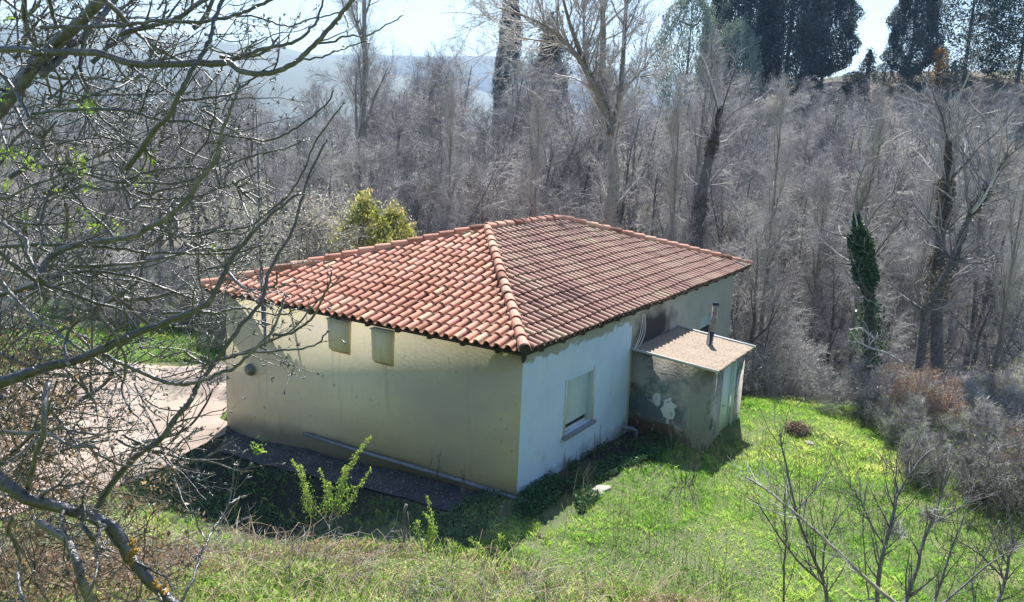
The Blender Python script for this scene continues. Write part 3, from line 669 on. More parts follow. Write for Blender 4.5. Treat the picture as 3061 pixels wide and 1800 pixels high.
for k in range(2200):
    dd_ = rng.uniform(8, 12.8); s_ = rng.uniform(-6.8, 2.4)
    if dd_ > 12.6-1.2*float(sst(-1.5, 2.5, s_)): continue
    x, y = xy(dd_, s_); z = gz(x, y); a = rng.uniform(0, 6.28); L = rng.uniform(.3, 1.1); t = np.linspace(0, 1, 6)
    hgt = rng.uniform(.08, .5)
    P = np.stack([x+math.cos(a)*L*t, y+math.sin(a)*L*t, z+hgt*np.sin(t*rng.uniform(1.5, 3.0))], -1)+rng.normal(0, .012, (6, 3))
    P[:, 2] = np.maximum(P[:, 2], ground(P[:, 0], P[:, 1])+.01)
    mb.tube(P, np.linspace(.006, .0022, 6), 3, rng.random(), cap=False)
tag(mb.build('dry_stems', M['straw']), 'dry arching bramble stems lying over the near bank', kind='stuff')
# litter on the yard and the path
X = rng.uniform(-6, 6, 40000); Y = rng.uniform(8, 17, 40000); ok = on_yard(X, Y) & (clump_noise(X, Y, 1.1, 3)+rng.normal(0, .12, len(X)) > .72); X, Y = X[ok], Y[ok]
mb = MB(); leaves(mb, np.stack([X, Y, ground(X, Y)+.045], -1), .035, None, 0, .6)
X = rng.uniform(-.95, .1, 1500); Y = rng.uniform(.8, 8.2, 1500); leaves(mb, np.stack([X, Y, ground(X, Y)+.055], -1), .035, None, 0, .6)
tag(mb.build('leaf_litter', M['deadleaf']), 'brown litter and crumbs scattered over the pinkish yard and the path', kind='stuff')
mb = MB()
for k in range(900):
    u0_, d_ = rng.uniform(-50, 1750), rng.uniform(9.4, 12.9); x, y, z = spot(u0_, d_)
    if d_ > 12.2 and u0_ > 1300: continue
    P, R, Dd = limb(rng, (x, y, z), (rng.normal(0, .8), rng.normal(0, .8), rng.uniform(.2, 1.2)), rng.uniform(.3, .95), .005, .002, 7, .22, -.06); mb.tube(P, R, 4, rng.random(), cap=False)
    for b in range(4):
        i = rng.integers(1, 7); P3, R3, D3 = limb(rng, P[i], side_dir(rng, Dd[i], .9), rng.uniform(.08, .3), .0025, .0015, 4, .2, 0); mb.tube(P3, R3, 3, rng.random(), cap=False)
tag(mb.build('bramble_twigs', M['twig'], None, True), 'grey leafless bramble twigs poking out of the weeds on the near bank', kind='stuff')
# dead stalks standing in the meadow
mb = MB()
for k in range(1500):
    u, d_ = rng.uniform(1650, 3061), rng.uniform(11, 27); x, y, z = spot(u, d_)
    if clump_noise(x, y, .8, 3) < .5 or in_house(np.array([x]), np.array([y]))[0] or (y > -.6 and x < 13.4): continue
    h_ = rng.uniform(.2, .8); mb.tube([(x, y, z), (x+rng.normal(0, .03), y+rng.normal(0, .03), z+h_*.6), (x+rng.normal(0, .09), y+rng.normal(0, .09), z+h_)], [.006, .005, .003], 3, rng.random(), cap=False)
tag(mb.build('dry_stalks', M['straw']), 'thin dead stalks standing among the grass', kind='stuff')

# ------------------------------------------------------------------ trees
def make_tree(name, seed, H=10, tr=.12, nl=9, spread=.8, nsub=9, ntw=9, ntt=3, bark='bark', twigm='twig', leafm=None, nleaf=0, lsize=.05, first=.25, up=.05, twr=.006, fork=None, crownname='crown', lift=.06, tw_len=.55):
    r = np.random.default_rng(seed); root = empty(name); T = MB(); Cc = MB(); tips = []; tr = tr*1.3
    stems = [((0, 0, -.4), (r.normal(0, .04), r.normal(0, .04), 1), H, tr)]
    if fork:
        P, R, Dd = limb(r, (0, 0, -.4), (0, 0, 1), H*fork[0], tr, tr*.8, 8, .035, .0); T.tube(P, R, 8, .5)
        stems = [(P[-1]-Dd[-1]*.1, side_dir(r, Dd[-1], a), H*(1-fork[0])*f, tr*.62*f) for a, f in fork[1]]
    for (p0, d0, Ls, rs) in stems:
        P, R, Dd = limb(r, p0, d0, Ls, rs, rs*.18, 14, .055, .02); T.tube(P, R, 7, r.random())
        for k in range(nl):
            t = first+(1-first)*(k+r.random()*.7)/nl; i = min(int(t*14), 13); q = P[i]+(P[i+1]-P[i])*(t*14-i)
            l1 = Ls*spread*(.62-.42*t)*r.uniform(.65, 1.2); r1 = R[i]*.55
            P1, R1_, D1 = limb(r, q, side_dir(r, Dd[i], r.uniform(.5, 1.1)), l1, r1, r1*.22, 8, .12, lift); T.tube(P1, R1_, 5, r.random(), cap=False)
            for a in range(nsub):
                t2 = .15+.85*(a+r.random())/nsub; i2 = min(int(t2*8), 7); q2 = P1[i2]+(P1[i2+1]-P1[i2])*(t2*8-i2)
                l2 = l1*(.55-.3*t2)*r.uniform(.7, 1.3); r2 = max(R1_[i2]*.5, twr)
                P2, R2_, D2 = limb(r, q2, side_dir(r, D1[i2], r.uniform(.5, 1.0)), l2, r2, twr*.7, 5, .17, up); Cc.tube(P2, R2_, 3, r.random(), cap=False)
                for b in range(ntw):
                    t3 = .1+.9*(b+r.random())/ntw; i3 = min(int(t3*5), 4); q3 = P2[i3]+(P2[i3+1]-P2[i3])*(t3*5-i3)
                    l3 = tw_len*r.uniform(.5, 1.4); P3, R3, D3 = limb(r, q3, side_dir(r, D2[i3], r.uniform(.4, 1.0)), l3, twr*.8, twr*.4, 3, .2, up); v3 = r.random()
                    Cc.tube(P3, R3, 3, v3, cap=False); tips.append(P3[-1])
                    for c_ in range(ntt):
                        i4 = r.integers(1, 3); P4, R4, D4 = limb(r, P3[i4], side_dir(r, D3[i4], r.uniform(.4, .9)), l3*.6*r.uniform(.5, 1.2), twr*.55, twr*.35, 2, .2, up)
                        Cc.tube(P4, R4, 3, v3, cap=False); tips.append(P4[-1]); tips.append(P4[1])
    T.build('trunk', M[bark], root, True)
    cw = Cc.build(crownname, M[twigm], root)
    if leafm:
        tips = np.array(tips); k = r.integers(0, len(tips), nleaf); Lf = MB(); leaves(Lf, tips[k]+r.normal(0, .05, (nleaf, 3)), lsize, None, 0, .6, r)
        Lf.build('leaves', M[leafm], root)
    return root
def make_conifer(name, seed, H, W, n, m, shape='column', size=.35, trunk=.2, base=.06, gaps=.0):
    r = np.random.default_rng(seed); root = empty(name)
    T = MB(); P = np.array([(0, 0, -.5), (0, 0, H*.5), (r.normal(0, .1), 0, H*.96)]); T.tube(P, [trunk, trunk*.7, trunk*.15], 7)
    for k in range(14 if shape != 'column' else 4):
        z = H*r.uniform(.1, .85); a = r.uniform(0, 6.28); rr = W*.4*r.uniform(.4, 1); T.tube([(0, 0, z), (math.cos(a)*rr*.6, math.sin(a)*rr*.6, z+.1*rr), (math.cos(a)*rr, math.sin(a)*rr, z+.35*rr)], [trunk*.3, trunk*.18, .03], 5, cap=False)
    T.build('trunk', M['bark'], root, True)
    ph = r.uniform(0, 6, 5)
    t = r.random(n)**.9; z = H*(base+(1-base)*t); a = r.uniform(0, 2*math.pi, n)
    if shape == 'column': prof = np.clip(np.minimum((t*7)**.6, 1.05)*(1-t**2.6)**.75, .02, 1.2)
    elif shape == 'cone': prof = (1-t)**.8*np.minimum(1, (t*9)**.5)+.02
    else: prof = np.sqrt(np.clip(1-((t-.45)/.56)**2, .02, 1))
    lump = 1+.16*np.sin(a*3+z*1.3+ph[0])+.12*np.sin(a*5-z*2.1+ph[1])+.10*np.sin(z*4.1/max(1, H/9)+a*2+ph[2])
    rad = W/2*prof*lump*(1-.35*r.random(n)**2.2)
    keep = (np.sin(a*4+z*1.9+ph[3])+np.sin(a*7-z*3.1+ph[4])) > -2+gaps*2
    P = np.stack([np.cos(a)*rad, np.sin(a)*rad, z], -1)[keep]
    mb = MB(); nc = max(60, n//55); cc = P[r.integers(0, len(P), nc)]*(1+np.array((1, 1, 0))*(r.uniform(-.10, .13, nc)[:, None])); val = r.uniform(0, 1, nc)
    k = r.integers(0, nc, n//2); sg = size*(.9 if shape == 'column' else 1.3)
    P2 = cc[k]+r.normal(0, 1, (len(k), 3))*np.array((sg*.55, sg*.55, sg*(1.3 if shape == 'column' else .6)))+np.array((0, 0, sg*.4))
    leaves(mb, P[:n//2], size, r.uniform(0, .6, len(P[:n//2])), 1.3 if shape == 'column' else .3, .4, r)
    leaves(mb, P2, size*.75, np.clip(val[k]+r.normal(0, .15, len(k)), 0, 1), 1.4 if shape == 'column' else .3, .35, r)
    mb.build('crown', M[m], root); return root

protos = [
    make_tree('bare_tree', 11, 10, .11, 10, .75, 9, 9, 3, leafm='bud', nleaf=3000, lsize=.04),
    make_tree('bare_tree', 12, 11, .12, 9, .85, 10, 9, 3, fork=(.3, ((.3, 1), (.35, .9))), leafm='bud', nleaf=2200, lsize=.04),
    make_tree('bare_tree', 13, 9, .09, 11, .65, 9, 8, 4, leafm='bud', nleaf=4500, lsize=.04, first=.12),
    make_tree('bare_tree', 14, 12, .13, 10, .6, 9, 9, 3, first=.35, up=.12, lift=.16),
    make_tree('bare_tree', 15, 8.5, .08, 12, .8, 8, 9, 4, leafm='bud', nleaf=4500, lsize=.045, first=.08),
    make_tree('bare_tree', 16, 10, .10, 10, .7, 9, 9, 3, fork=(.15, ((.35, 1), (.3, .85), (.5, .8)))),
    make_tree('bare_tree', 17, 7.5, .07, 12, .9, 8, 8, 4, twigm='twig_pale', leafm='bud', nleaf=3500, lsize=.04, first=.05),
]
def proj(p):
    q = np.array(p)-CAM; dd = q@AF; return PX+FPX*(q@AR)/dd, PY-FPX*(q@AU)/dd
placed = set()
def put(k, p, rz, sc, label, cat, group=None, name=None):
    if k not in placed: o = k; placed.add(k); o.location = p; o.rotation_euler = (0, 0, rz); o.scale = sc if hasattr(sc, '__len__') else (sc,)*3
    else: o = copy_tree(k, p, rz, sc)
    return tag(o, label, cat, group)
# rows of thicket trees: (u range, depth range, count, target top row, pick, label, group)
rows = [
    # (u0, u1, d0, d1, count, top_v_at(u0), top_v_at(u1), picks, label, group)
    (30, 1000, 30, 36, 11, 470, 430, (0, 2, 4, 5), 'bare grey tree in the thicket behind the left end of the tiled roof', 'thicket trees left of the roof'),
    (-150, 1000, 37, 48, 16, 330, 300, (0, 1, 2, 3, 5), 'bare grey tree in the thicket behind the left end of the tiled roof', 'thicket trees left of the roof'),
    (-200, 1060, 50, 75, 20, 240, 235, (0, 1, 3, 5), 'bare grey tree in the thicket behind the left end of the tiled roof', 'thicket trees left of the roof'),
    (1000, 1850, 31, 36, 13, 470, 450, (0, 2, 4, 6, 5), 'bare grey tree in the thicket right behind the roof ridge', 'thicket trees behind the ridge'),
    (1040, 1900, 37, 46, 16, 300, 310, (0, 1, 2, 3, 4, 5), 'bare grey tree in the thicket right behind the roof ridge', 'thicket trees behind the ridge'),
    (1060, 1900, 50, 72, 24, 175, 200, (0, 1, 3, 5), 'bare grey tree in the thicket right behind the roof ridge', 'thicket trees behind the ridge'),
    (1900, 3150, 30, 35, 15, 640, 760, (0, 2, 4, 6, 5), 'bare grey tree in the wooded ravine right of the house', 'thicket trees in the ravine'),
    (1880, 3150, 36, 44, 20, 430, 620, (0, 1, 2, 3, 4, 6), 'bare grey tree in the wooded ravine right of the house', 'thicket trees in the ravine'),
    (1880, 2900, 46, 60, 20, 300, 400, (0, 1, 3, 5, 6), 'bare grey tree in the wooded ravine right of the house', 'thicket trees in the ravine'),
    (2450, 3150, 60, 78, 14, 265, 275, (0, 1, 4, 5, 6), 'x', 'bare trees on the far right slope'),
    (1800, 2500, 60, 76, 12, 215, 290, (0, 1, 3, 6), 'bare pale tree on the slope below the dark cypresses', 'bare trees below the cypresses'),
]
Hs = {0: 10, 1: 11, 2: 9, 3: 12, 4: 8.5, 5: 10, 6: 7.5}
look = {0: 'spreading bare grey tree', 1: 'low forked bare tree', 2: 'short bushy budding tree', 3: 'slim upright bare tree', 4: 'round budding bare tree', 5: 'many stemmed bare tree', 6: 'small pale twigged tree'}
def where(u):
    for lim, t in ((120, 'at far left behind the near branches'), (380, 'above the left part of the yard'), (650, 'above the right part of the yard'), (850, 'around the thin mast'), (1100, 'above the yellow green bushes'), (1350, 'above the upper left hip'), (1600, 'below the narrow cypress'), (1850, 'around the tall forked tree'), (2100, 'by the dark roof end trunk'), (2400, 'straight above the shed'), (2650, 'around the green ivy column'), (2850, 'around the brown ivy trunk')):
        if u < lim: return t
    return 'towards the right edge'
for (u0, u1, d0_, d1_, cnt, t0, t1, picks, lab, grp) in rows:
    rank = 'front rank' if d0_ < 36 else 'middle rank' if d0_ < 45 else 'rear rank'
    for k in range(cnt):
        f = (k+rng.uniform(.1, .9))/cnt; u = u0+(u1-u0)*f; d_ = rng.uniform(d0_, d1_); x, y, z = spot(u, d_)
        if -1 < x < 16.5 and -3 < y < 11: continue
        topv = (t0+(t1-t0)*f)+rng.normal(0, 34); zt = CAM[2]
        q = ray(u, topv); hd = q[0]*TD[0]+q[1]*TD[1]; ztop = CAM[2]+q[2]/hd*d_
        pk = picks[rng.integers(0, len(picks))]; sc = float(np.clip((ztop-z)/(Hs[pk]*1.02), .35, 1.7))
        put(protos[pk], (x, y, z), rng.uniform(0, 6.28), (sc*rng.uniform(.9, 1.2), sc*rng.uniform(.9, 1.2), sc), '%s %s, %s' % (look[pk], where(u), rank), 'tree', grp)
# thicket shrubs (low, dense)
shr = [
    make_tree('bare_shrub', 31, 2.6, .035, 9, 1.1, 7, 7, 3, twigm='twig', leafm='bud', nleaf=2200, lsize=.045, first=.02, twr=.005, fork=(.05, ((.4, 1), (.5, .9), (.6, .95), (.3, .8))), tw_len=.32),
    make_tree('bare_shrub', 32, 3.0, .04, 9, 1.1, 7, 7, 3, twigm='twig_pale', leafm='bud', nleaf=3500, lsize=.045, first=.02, twr=.005, fork=(.05, ((.4, 1), (.6, .9), (.5, .95))), tw_len=.32),
    make_tree('bare_shrub', 33, 2.4, .03, 10, 1.2, 7, 7, 3, twigm='twig', leafm='weed', nleaf=2500, lsize=.05, first=.02, twr=.005, fork=(.05, ((.5, 1), (.6, .9), (.4, .8))), tw_len=.32),
]
brush = make_tree('brushwood', 34, 1.9, .02, 9, .8, 6, 6, 3, twigm='twig', leafm='weed', nleaf=500, lsize=.04, first=.03, twr=.0045, fork=(.04, ((.25, 1), (.45, .9), (.55, .95), (.35, .8), (.2, .85))), tw_len=.25, lift=.14, up=.12)
brush2 = make_tree('brushwood', 35, 1.6, .02, 9, .8, 6, 6, 3, twigm='twig_pale', leafm='weed2', nleaf=1500, lsize=.04, first=.03, twr=.0045, fork=(.04, ((.25, 1), (.5, .9), (.6, .95), (.35, .8))), tw_len=.25, lift=.12, up=.1)
srows = [(1850, 3350, 25.5, 31, 38, 'grey leafless bush low in the ravine right of the house', 'bushes low in the ravine'),
         (2560, 3400, 16.0, 25, 70, 'grey leafless bush on the right edge of the green meadow', 'bushes edging the meadow'),
         (1000, 1880, 27, 31, 12, 'grey leafless bush peeping over the roof ridge', 'bushes behind the ridge'),
         (-150, 900, 26, 34, 18, 'grey leafless bush beyond the concrete yard on the left', 'bushes beyond the yard'),
         (1850, 2950, 32, 46, 30, 'grey leafless bush among the ravine trees', 'bushes among the ravine trees')]
for u0, u1, d0_, d1_, cnt, lab, grp in srows:
    for k in range(cnt):
        u = rng.uniform(u0, u1); d_ = rng.uniform(d0_, d1_); x, y, z = spot(u, d_)
        if -1.2 < x < 16.3 and -1 < y < 10.5: continue
        if grp == 'bushes edging the meadow' and d_ > 0 and u < 2620+ (d_-16.5)*(-28)+330*max(0, (21-d_)/4.5)*.5: continue
        sc = rng.uniform(.7, 1.25)*(1.15 if d_ > 30 else .85)*(.72 if d_ < 25 else 1)
        if d_ < 25 and (d_ < 21.5 or rng.random() < .6):
            kb = rng.integers(0, 2); s9 = sc*rng.uniform(1.0, 1.7); put((brush, brush2)[kb], (x, y, z-.05), rng.uniform(0, 6.28), (s9, s9, s9), '%s, meadow edge, %s' % (('grey loose brushwood', 'pale green flecked brushwood')[kb], where(u)), 'brushwood', 'brushwood along the meadow'); continue
        kk = rng.integers(0, 3); put(shr[kk], (x, y, z-.1), rng.uniform(0, 6.28), (sc*1.2, sc*1.2, sc), '%s %s %s' % (('grey', 'pale twigged', 'green flecked')[kk], 'bush', where(u))+', '+grp.replace('bushes ', ''), 'bush', grp)

def feature(k, u, d_, H0, topv, label, cat='tree', wx=1.0, rz=None, group=None):
    x, y, z = spot(u, d_); q = ray(u, topv); hd = q[0]*TD[0]+q[1]*TD[1]; ztop = CAM[2]+q[2]/hd*d_; sc = (ztop-z)/H0
    return put(k, (x, y, z), rng.uniform(0, 6.28) if rz is None else rz, (sc*wx, sc*wx, sc), label, cat, group)
# tall forked tree behind the ridge, limbs following the photograph, in true depth
def smooth_line(P, k=5):
    P = np.array(P, float); n = len(P); t = np.linspace(0, n-1, (n-1)*k+1); out = []
    for x in t:
        i = min(int(x), n-2); f = x-i; p0 = P[max(i-1, 0)]; p1 = P[i]; p2 = P[i+1]; p3 = P[min(i+2, n-1)]
        out.append(.5*((2*p1)+(-p0+p2)*f+(2*p0-5*p1+4*p2-p3)*f*f+(-p0+3*p1-3*p2+p3)*f**3))
    return np.array(out)
def limb_tree(name, seed, u, d_, stems, bark, twm):
    r = np.random.default_rng(seed); b = np.array(spot(u, d_)); root = empty(name, tuple(b)); T = MB(); Cc = MB()
    for pts, r0, r1, dd, side in stems:
        P = smooth_line([b*0 if p is None else at(p[0], p[1], d_+dd*i/max(1, len(pts)-1))-b for i, p in enumerate(pts)], 4); n = len(P); R = np.linspace(r0, r1, n); T.tube(P, R, 8, r.random())
        for k in range(int(n*side)):
            i = r.integers(1, n-1); l1 = r.uniform(.8, 3.0); P1, R1_, D1 = limb(r, P[i], side_dir(r, norm(P[i+1]-P[i-1]), r.uniform(.5, 1.0)), l1, min(R[i]*.5, .05), .010, 8, .11, .06); Cc.tube(P1, R1_, 4, r.random(), cap=False)
            for a in range(9):
                i2 = r.integers(1, 8); P2, R2_, D2 = limb(r, P1[i2], side_dir(r, D1[i2], r.uniform(.4, .9)), r.uniform(.4, 1.3), .012, .006, 5, .15, .06); Cc.tube(P2, R2_, 3, r.random(), cap=False)
                for c_ in range(7):
                    i3 = r.integers(1, 5); P3, R3, D3 = limb(r, P2[i3], side_dir(r, D2[i3], .7), r.uniform(.2, .6), .007, .004, 3, .2, .06); Cc.tube(P3, R3, 3, r.random(), cap=False)
    T.build('trunk', M[bark], root, True); Cc.build('crown', M[twm], root); return root
tag(limb_tree('tall_bare_tree', 41, 1812, 31.5, [([None, (1822, 690), (1836, 560), (1830, 450), (1815, 350), (1800, 250), (1803, 120), (1800, -30), (1795, -200)], .26, .07, 1.0, .9),
    ([(1812, 340), (1770, 250), (1720, 160), (1650, 90), (1560, 45), (1480, 20)], .12, .02, -2, 1.3), ([(1790, 280), (1740, 170), (1700, 60), (1670, -60)], .12, .04, -1.5, 1.2),
    ([(1822, 400), (1850, 300), (1862, 180), (1870, 40), (1890, -120)], .13, .05, 1.5, 1.2), ([(1850, 290), (1900, 230), (1950, 180)], .06, .02, 2, 1.3), ([(1760, 230), (1745, 100), (1750, -50)], .09, .03, 1, 1.2), ([(1700, 130), (1600, 120), (1540, 110)], .04, .012, -1, 1.3)], 'bark_pale', 'twig_pale'), 'tallest bare tree, pale forked trunk rising behind the roof ridge', 'tree')
for k, (u, d_, tv, wx, rz) in enumerate(((1960, 32, 330, .5, 1), (2250, 32, 300, .5, 2), (2520, 30.5, 380, .5, 3), (2690, 32, 420, .5, 4), (2940, 31, 470, .5, 5), (1560, 33, 330, .45, 0), (1330, 34, 300, .45, 2.6))):
    SLIM = (u, d_, tv, wx, rz); slim_list = (globals().get('slim_list') or []) + [SLIM]
bt2 = make_tree('tall_bare_tree', 42, 15, .22, 12, .5, 10, 9, 3, bark='bark_pale', twigm='twig_pale', first=.4, up=.14, lift=.18, twr=.009, tw_len=.8)
feature(bt2, 1068, 46, 15, -260, 'slender pale poplar rising above the thicket at the skyline, left of the ridge', wx=.8)
put(bt2, spot(2400, 33), 2.2, (.62, .62, .66), 'slim straight pale tree in the ravine, nearest the right end of the roof', 'tree')
feature(bt2, 2030, 38, 15, 190, 'slim upright pale tree just right of the tall forked one', wx=.6, rz=4)
feature(protos[1], 2860, 35, 11, 290, 'bare forked tree with dark clear limbs against the pale far slope', wx=.8, rz=.6)
for u, d_, tv, wx, rz in slim_list: feature(bt2, u, d_, 15, tv, 'slim straight pale trunk %s' % where(u), wx=wx, rz=rz, group='slim straight trunks')
# ivy clad trunks
def ivy_trunk(name, seed, P, R, m, dens, leaf, width, crown=10):
    r = np.random.default_rng(seed); root = empty(name, tuple(P[0])); P = np.array(P)-np.array(P[0]); T = MB().tube(P, R, 8); T.build('trunk', M['bark'], root, True)
    n = dens; t = r.random(n)**.85*(len(P)-1); i = np.minimum(t.astype(int), len(P)-2); q = P[i]+(P[i+1]-P[i])*(t-i)[:, None]
    wv = width*(1.25-.75*t/(len(P)-1))*(1+.45*np.sin(q[:, 2]*2.3+seed)+.25*np.sin(q[:, 2]*5.7)); a = r.uniform(0, 6.28, n); rr = wv*np.sqrt(r.uniform(.3, 1, n))
    mb = MB(); leaves(mb, q+np.stack([np.cos(a)*rr, np.sin(a)*rr, r.normal(0, .1, n)], -1), leaf, None, 0, .8, r); mb.build('ivy', M[m], root)
    for k in range(26):
        j = r.integers(1, len(P)-1); P1, R1_, D1 = limb(r, P[j], side_dir(r, norm(P[j+1]-P[j-1]), r.uniform(.6, 1.3)), r.uniform(.8, 2.4), .03, .008, 6, .15, .06)
        if k == 0: tw = MB()
        tw.tube(P1, R1_, 4, r.random(), cap=False)
        for b in range(7):
            i3 = r.integers(1, 6); P3, R3, D3 = limb(r, P1[i3], side_dir(r, D1[i3], .8), .6, .009, .004, 4, .2, .05); tw.tube(P3, R3, 3, r.random(), cap=False)
    for k in range(crown):
        P1, R1_, D1 = limb(r, P[-1 if k < crown*.6 else -2], norm(np.array((r.normal(0, .5), r.normal(0, .5), 1.0))), r.uniform(1.6, 3.6), .055, .012, 9, .12, .05); tw.tube(P1, R1_, 5, r.random(), cap=False)
        for b in range(12):
            i3 = r.integers(1, 9); P3, R3, D3 = limb(r, P1[i3], side_dir(r, D1[i3], .7), r.uniform(.5, 1.4), .014, .005, 5, .15, .06); tw.tube(P3, R3, 3, r.random(), cap=False)
            for c_ in range(5):
                i4 = r.integers(1, 5); P4, R4, D4 = limb(r, P3[i4], side_dir(r, D3[i4], .7), r.uniform(.2, .5), .006, .003, 3, .2, .06); tw.tube(P4, R4, 3, r.random(), cap=False)
    tw.build('crown', M['twig'], root)
    return root
def pxy(u, v, d_): return at(u, v, d_)
def foot(u, d_): return np.array(spot(u, d_))
f = foot(2070, 33); tag(ivy_trunk('ivy_covered_tree', 51, [f, pxy(2082, 700, 33), pxy(2100, 560, 33), pxy(2130, 430, 33), pxy(2150, 330, 33)], [.30, .26, .22, .15, .08], 'ivy_brown', 5000, .08, .24), 'thick dark trunk wrapped in dry ivy just behind the far end of the roof', 'tree')
f = foot(2600, 27); tag(ivy_trunk('ivy_covered_tree', 52, [f, pxy(2600, 900, 27), pxy(2585, 800, 27), pxy(2570, 720, 27), pxy(2558, 645, 27)], [.2, .17, .13, .09, .04], 'ivy', 9000, .09, .38, 6), 'trunk smothered in dark green ivy in the ravine on the right', 'tree')
f = foot(2800, 28); tag(ivy_trunk('ivy_covered_tree', 53, [f, pxy(2800, 850, 28), pxy(2812, 700, 28), pxy(2830, 560, 28), pxy(2835, 430, 28)], [.24, .2, .16, .1, .05], 'ivy_brown', 6000, .07, .30), 'brown ivy clad trunk standing right of the green ivy column', 'tree')
f = foot(2730, 26); tag(ivy_trunk('leaning_tree', 54, [f, pxy(2765, 930, 26), pxy(2850, 780, 26.4), pxy(2900, 640, 26.8), pxy(2960, 560, 27)], [.15, .13, .11, .08, .04], 'ivy_brown', 3000, .07, .2), 'leaning limb like tree crossing in front of the brown ivy trunk', 'tree')
# cypresses and pines on the right skyline
cyp = make_conifer('cypress_tree', 61, 12, 3.0, 26000, 'cypress', 'column', .26)
feature(cyp, 1503, 78, 12, -140, 'narrow dark cypress on the skyline above the ridge', wx=.42, rz=1)
cone = make_conifer('conifer_tree', 62, 8, 4.2, 12000, 'cypress', 'cone', .34)
feature(cone, 1625, 80, 8, 62, 'dark cone shaped conifer right of the narrow cypress', wx=.75)
cypb = make_conifer('cypress_tree', 63, 15, 5.6, 60000, 'cypress', 'column', .28)
for u, d_, tv, wx, rz, lab in ((2115, 92, -40, .55, .3, 'leftmost cypress of the dark clump on the right skyline'), (2215, 88, -190, .95, 1.5, 'second cypress from the left in the dark skyline clump'), (2340, 86, -240, 1.0, 2.9, 'broad middle cypress of the dark skyline clump'), (2455, 90, -200, 1.0, 4.4, 'right hand cypress of the dark clump, beside the gap of sky'), (2712, 84, -140, .95, 5.2, 'big dark cypress right of the gap of sky')):
    feature(cypb, u, d_, 15, tv, lab, wx=wx, rz=rz)
pine = make_conifer('pine_tree', 64, 12, 8, 20000, 'pine', 'round', .30, base=.06, gaps=.2)
feature(pine, 2880, 86, 12, -130, 'blue green pine right of the big skyline cypress', wx=1.15, rz=.5)
feature(pine, 3040, 84, 12, -100, 'blue green pine cut by the right edge of the picture', wx=1.2, rz=2.5)
ol = make_conifer('silvery_tree', 65, 6, 6, 16000, 'olive', 'round', .20, base=.15, gaps=.35)
feature(ol, 2035, 84, 6, -10, 'silvery leaved tree left of the cypress clump, the taller one', wx=.42, rz=.7)
feature(ol, 2175, 82, 6, 70, 'low silvery leaved tree in front of the cypress clump', wx=.5, rz=2.4)
hb = make_conifer('evergreen_bush', 66, 2.4, 3.6, 7000, 'pine', 'round', .16, base=.02, gaps=.2)
for u, d_, tv, wx, lab in ((2550, 84, 215, .8, 'dark green bush below the gap between the cypresses'), (2720, 81, 200, .8, 'dark green bush under the big right cypress'), (2850, 81, 195, .8, 'dark green bush under the pine'), (2640, 84, 190, .6, 'pale tipped green bush beside the foot of the right cypress'), (2420, 83, 235, .7, 'dark green bush below the cypress clump')):
    feature(hb, u, d_, 2.4, tv, lab, 'bush', wx)
sm = make_conifer('young_conifer', 67, 3, 1.6, 3000, 'pine', 'cone', .14)
feature(sm, 2585, 82, 3, 148, 'tiny conifer standing in the gap of sky', wx=1.2)
ob = make_conifer('orange_bush', 68, 1.6, 1.8, 1600, 'orange', 'round', .14, base=.02)
feature(ob, 2800, 83, 1.6, 145, 'small orange leaved bush at the foot of the right cypress', 'bush', .5)
yb = make_conifer('yellow_green_bush', 69, 3.4, 1.7, 9000, 'yellowbush', 'column', .10, base=.02, gaps=.3)
feature(yb, 1085, 27, 3.4, 600, 'yellow green leafy bush behind the left slope of the roof', 'bush', 1.15)
feature(yb, 1165, 27.6, 3.4, 630, 'yellow green leafy bush touching the ridge line, right one of the pair', 'bush', .9)
wb = make_tree('flowering_bush', 70, 4.2, .05, 10, 1.1, 8, 8, 3, leafm='blossom', nleaf=13000, lsize=.045, first=.02, twr=.006, fork=(.08, ((.4, 1), (.5, .95), (.3, .9))), tw_len=.4)
for u, d_, tv, lab in ((930, 27, 560, 'bush dotted with white blossom behind the left slope of the roof'), (820, 28.5, 640, 'white blossomed bush nearest the mast'), (1010, 29, 600, 'white blossomed bush beside the yellow green bush')):
    feature(wb, u, d_, 4.2, tv, lab, 'bush', 1.0)
for u, d_, tv, wx, lab in ((2560, 40, 330, .8, 'pale budding tree at the top of the ravine below the skyline gap'), (2440, 41, 370, .8, 'pale budding tree below the cypress clump'), (2700, 38, 460, .9, 'pale budding tree left of the clear forked one')):
    feature(protos[4], u, d_, 8.5, tv, lab, 'tree', wx)
rb = make_tree('reddish_shrub', 71, 2.0, .03, 8, 1.0, 6, 6, 3, leafm='redbush', nleaf=4500, lsize=.045, first=.05, fork=(.1, ((.4, 1), (.5, .9), (.2, .9))), tw_len=.3, twr=.005)
for u, d_, tv, lab in ((2690, 22, 1070, 'reddish leaved shrub at the upper right edge of the meadow'), (2790, 21, 1085, 'reddish leaved shrub at the meadow edge, right of its twin'), (2990, 17.5, 1270, 'reddish shrub near the right edge of the picture')):
    feature(rb, u, d_, 2.0, tv, lab, 'bush', .8)
db_ = make_tree('dark_red_bush', 72, .8, .02, 9, 1.3, 7, 7, 3, twigm='ivy_brown', leafm='deadleaf', nleaf=2500, lsize=.04, first=.02, fork=(.05, ((.6, 1), (.7, .9), (.3, .9))), tw_len=.12, twr=.005)
x, y, z = hit(2400, 1300); put(db_, (x, y, z), .4, (1.0, 1.0, .8), 'dark reddish low bush alone in the meadow beside a white stone', 'bush')
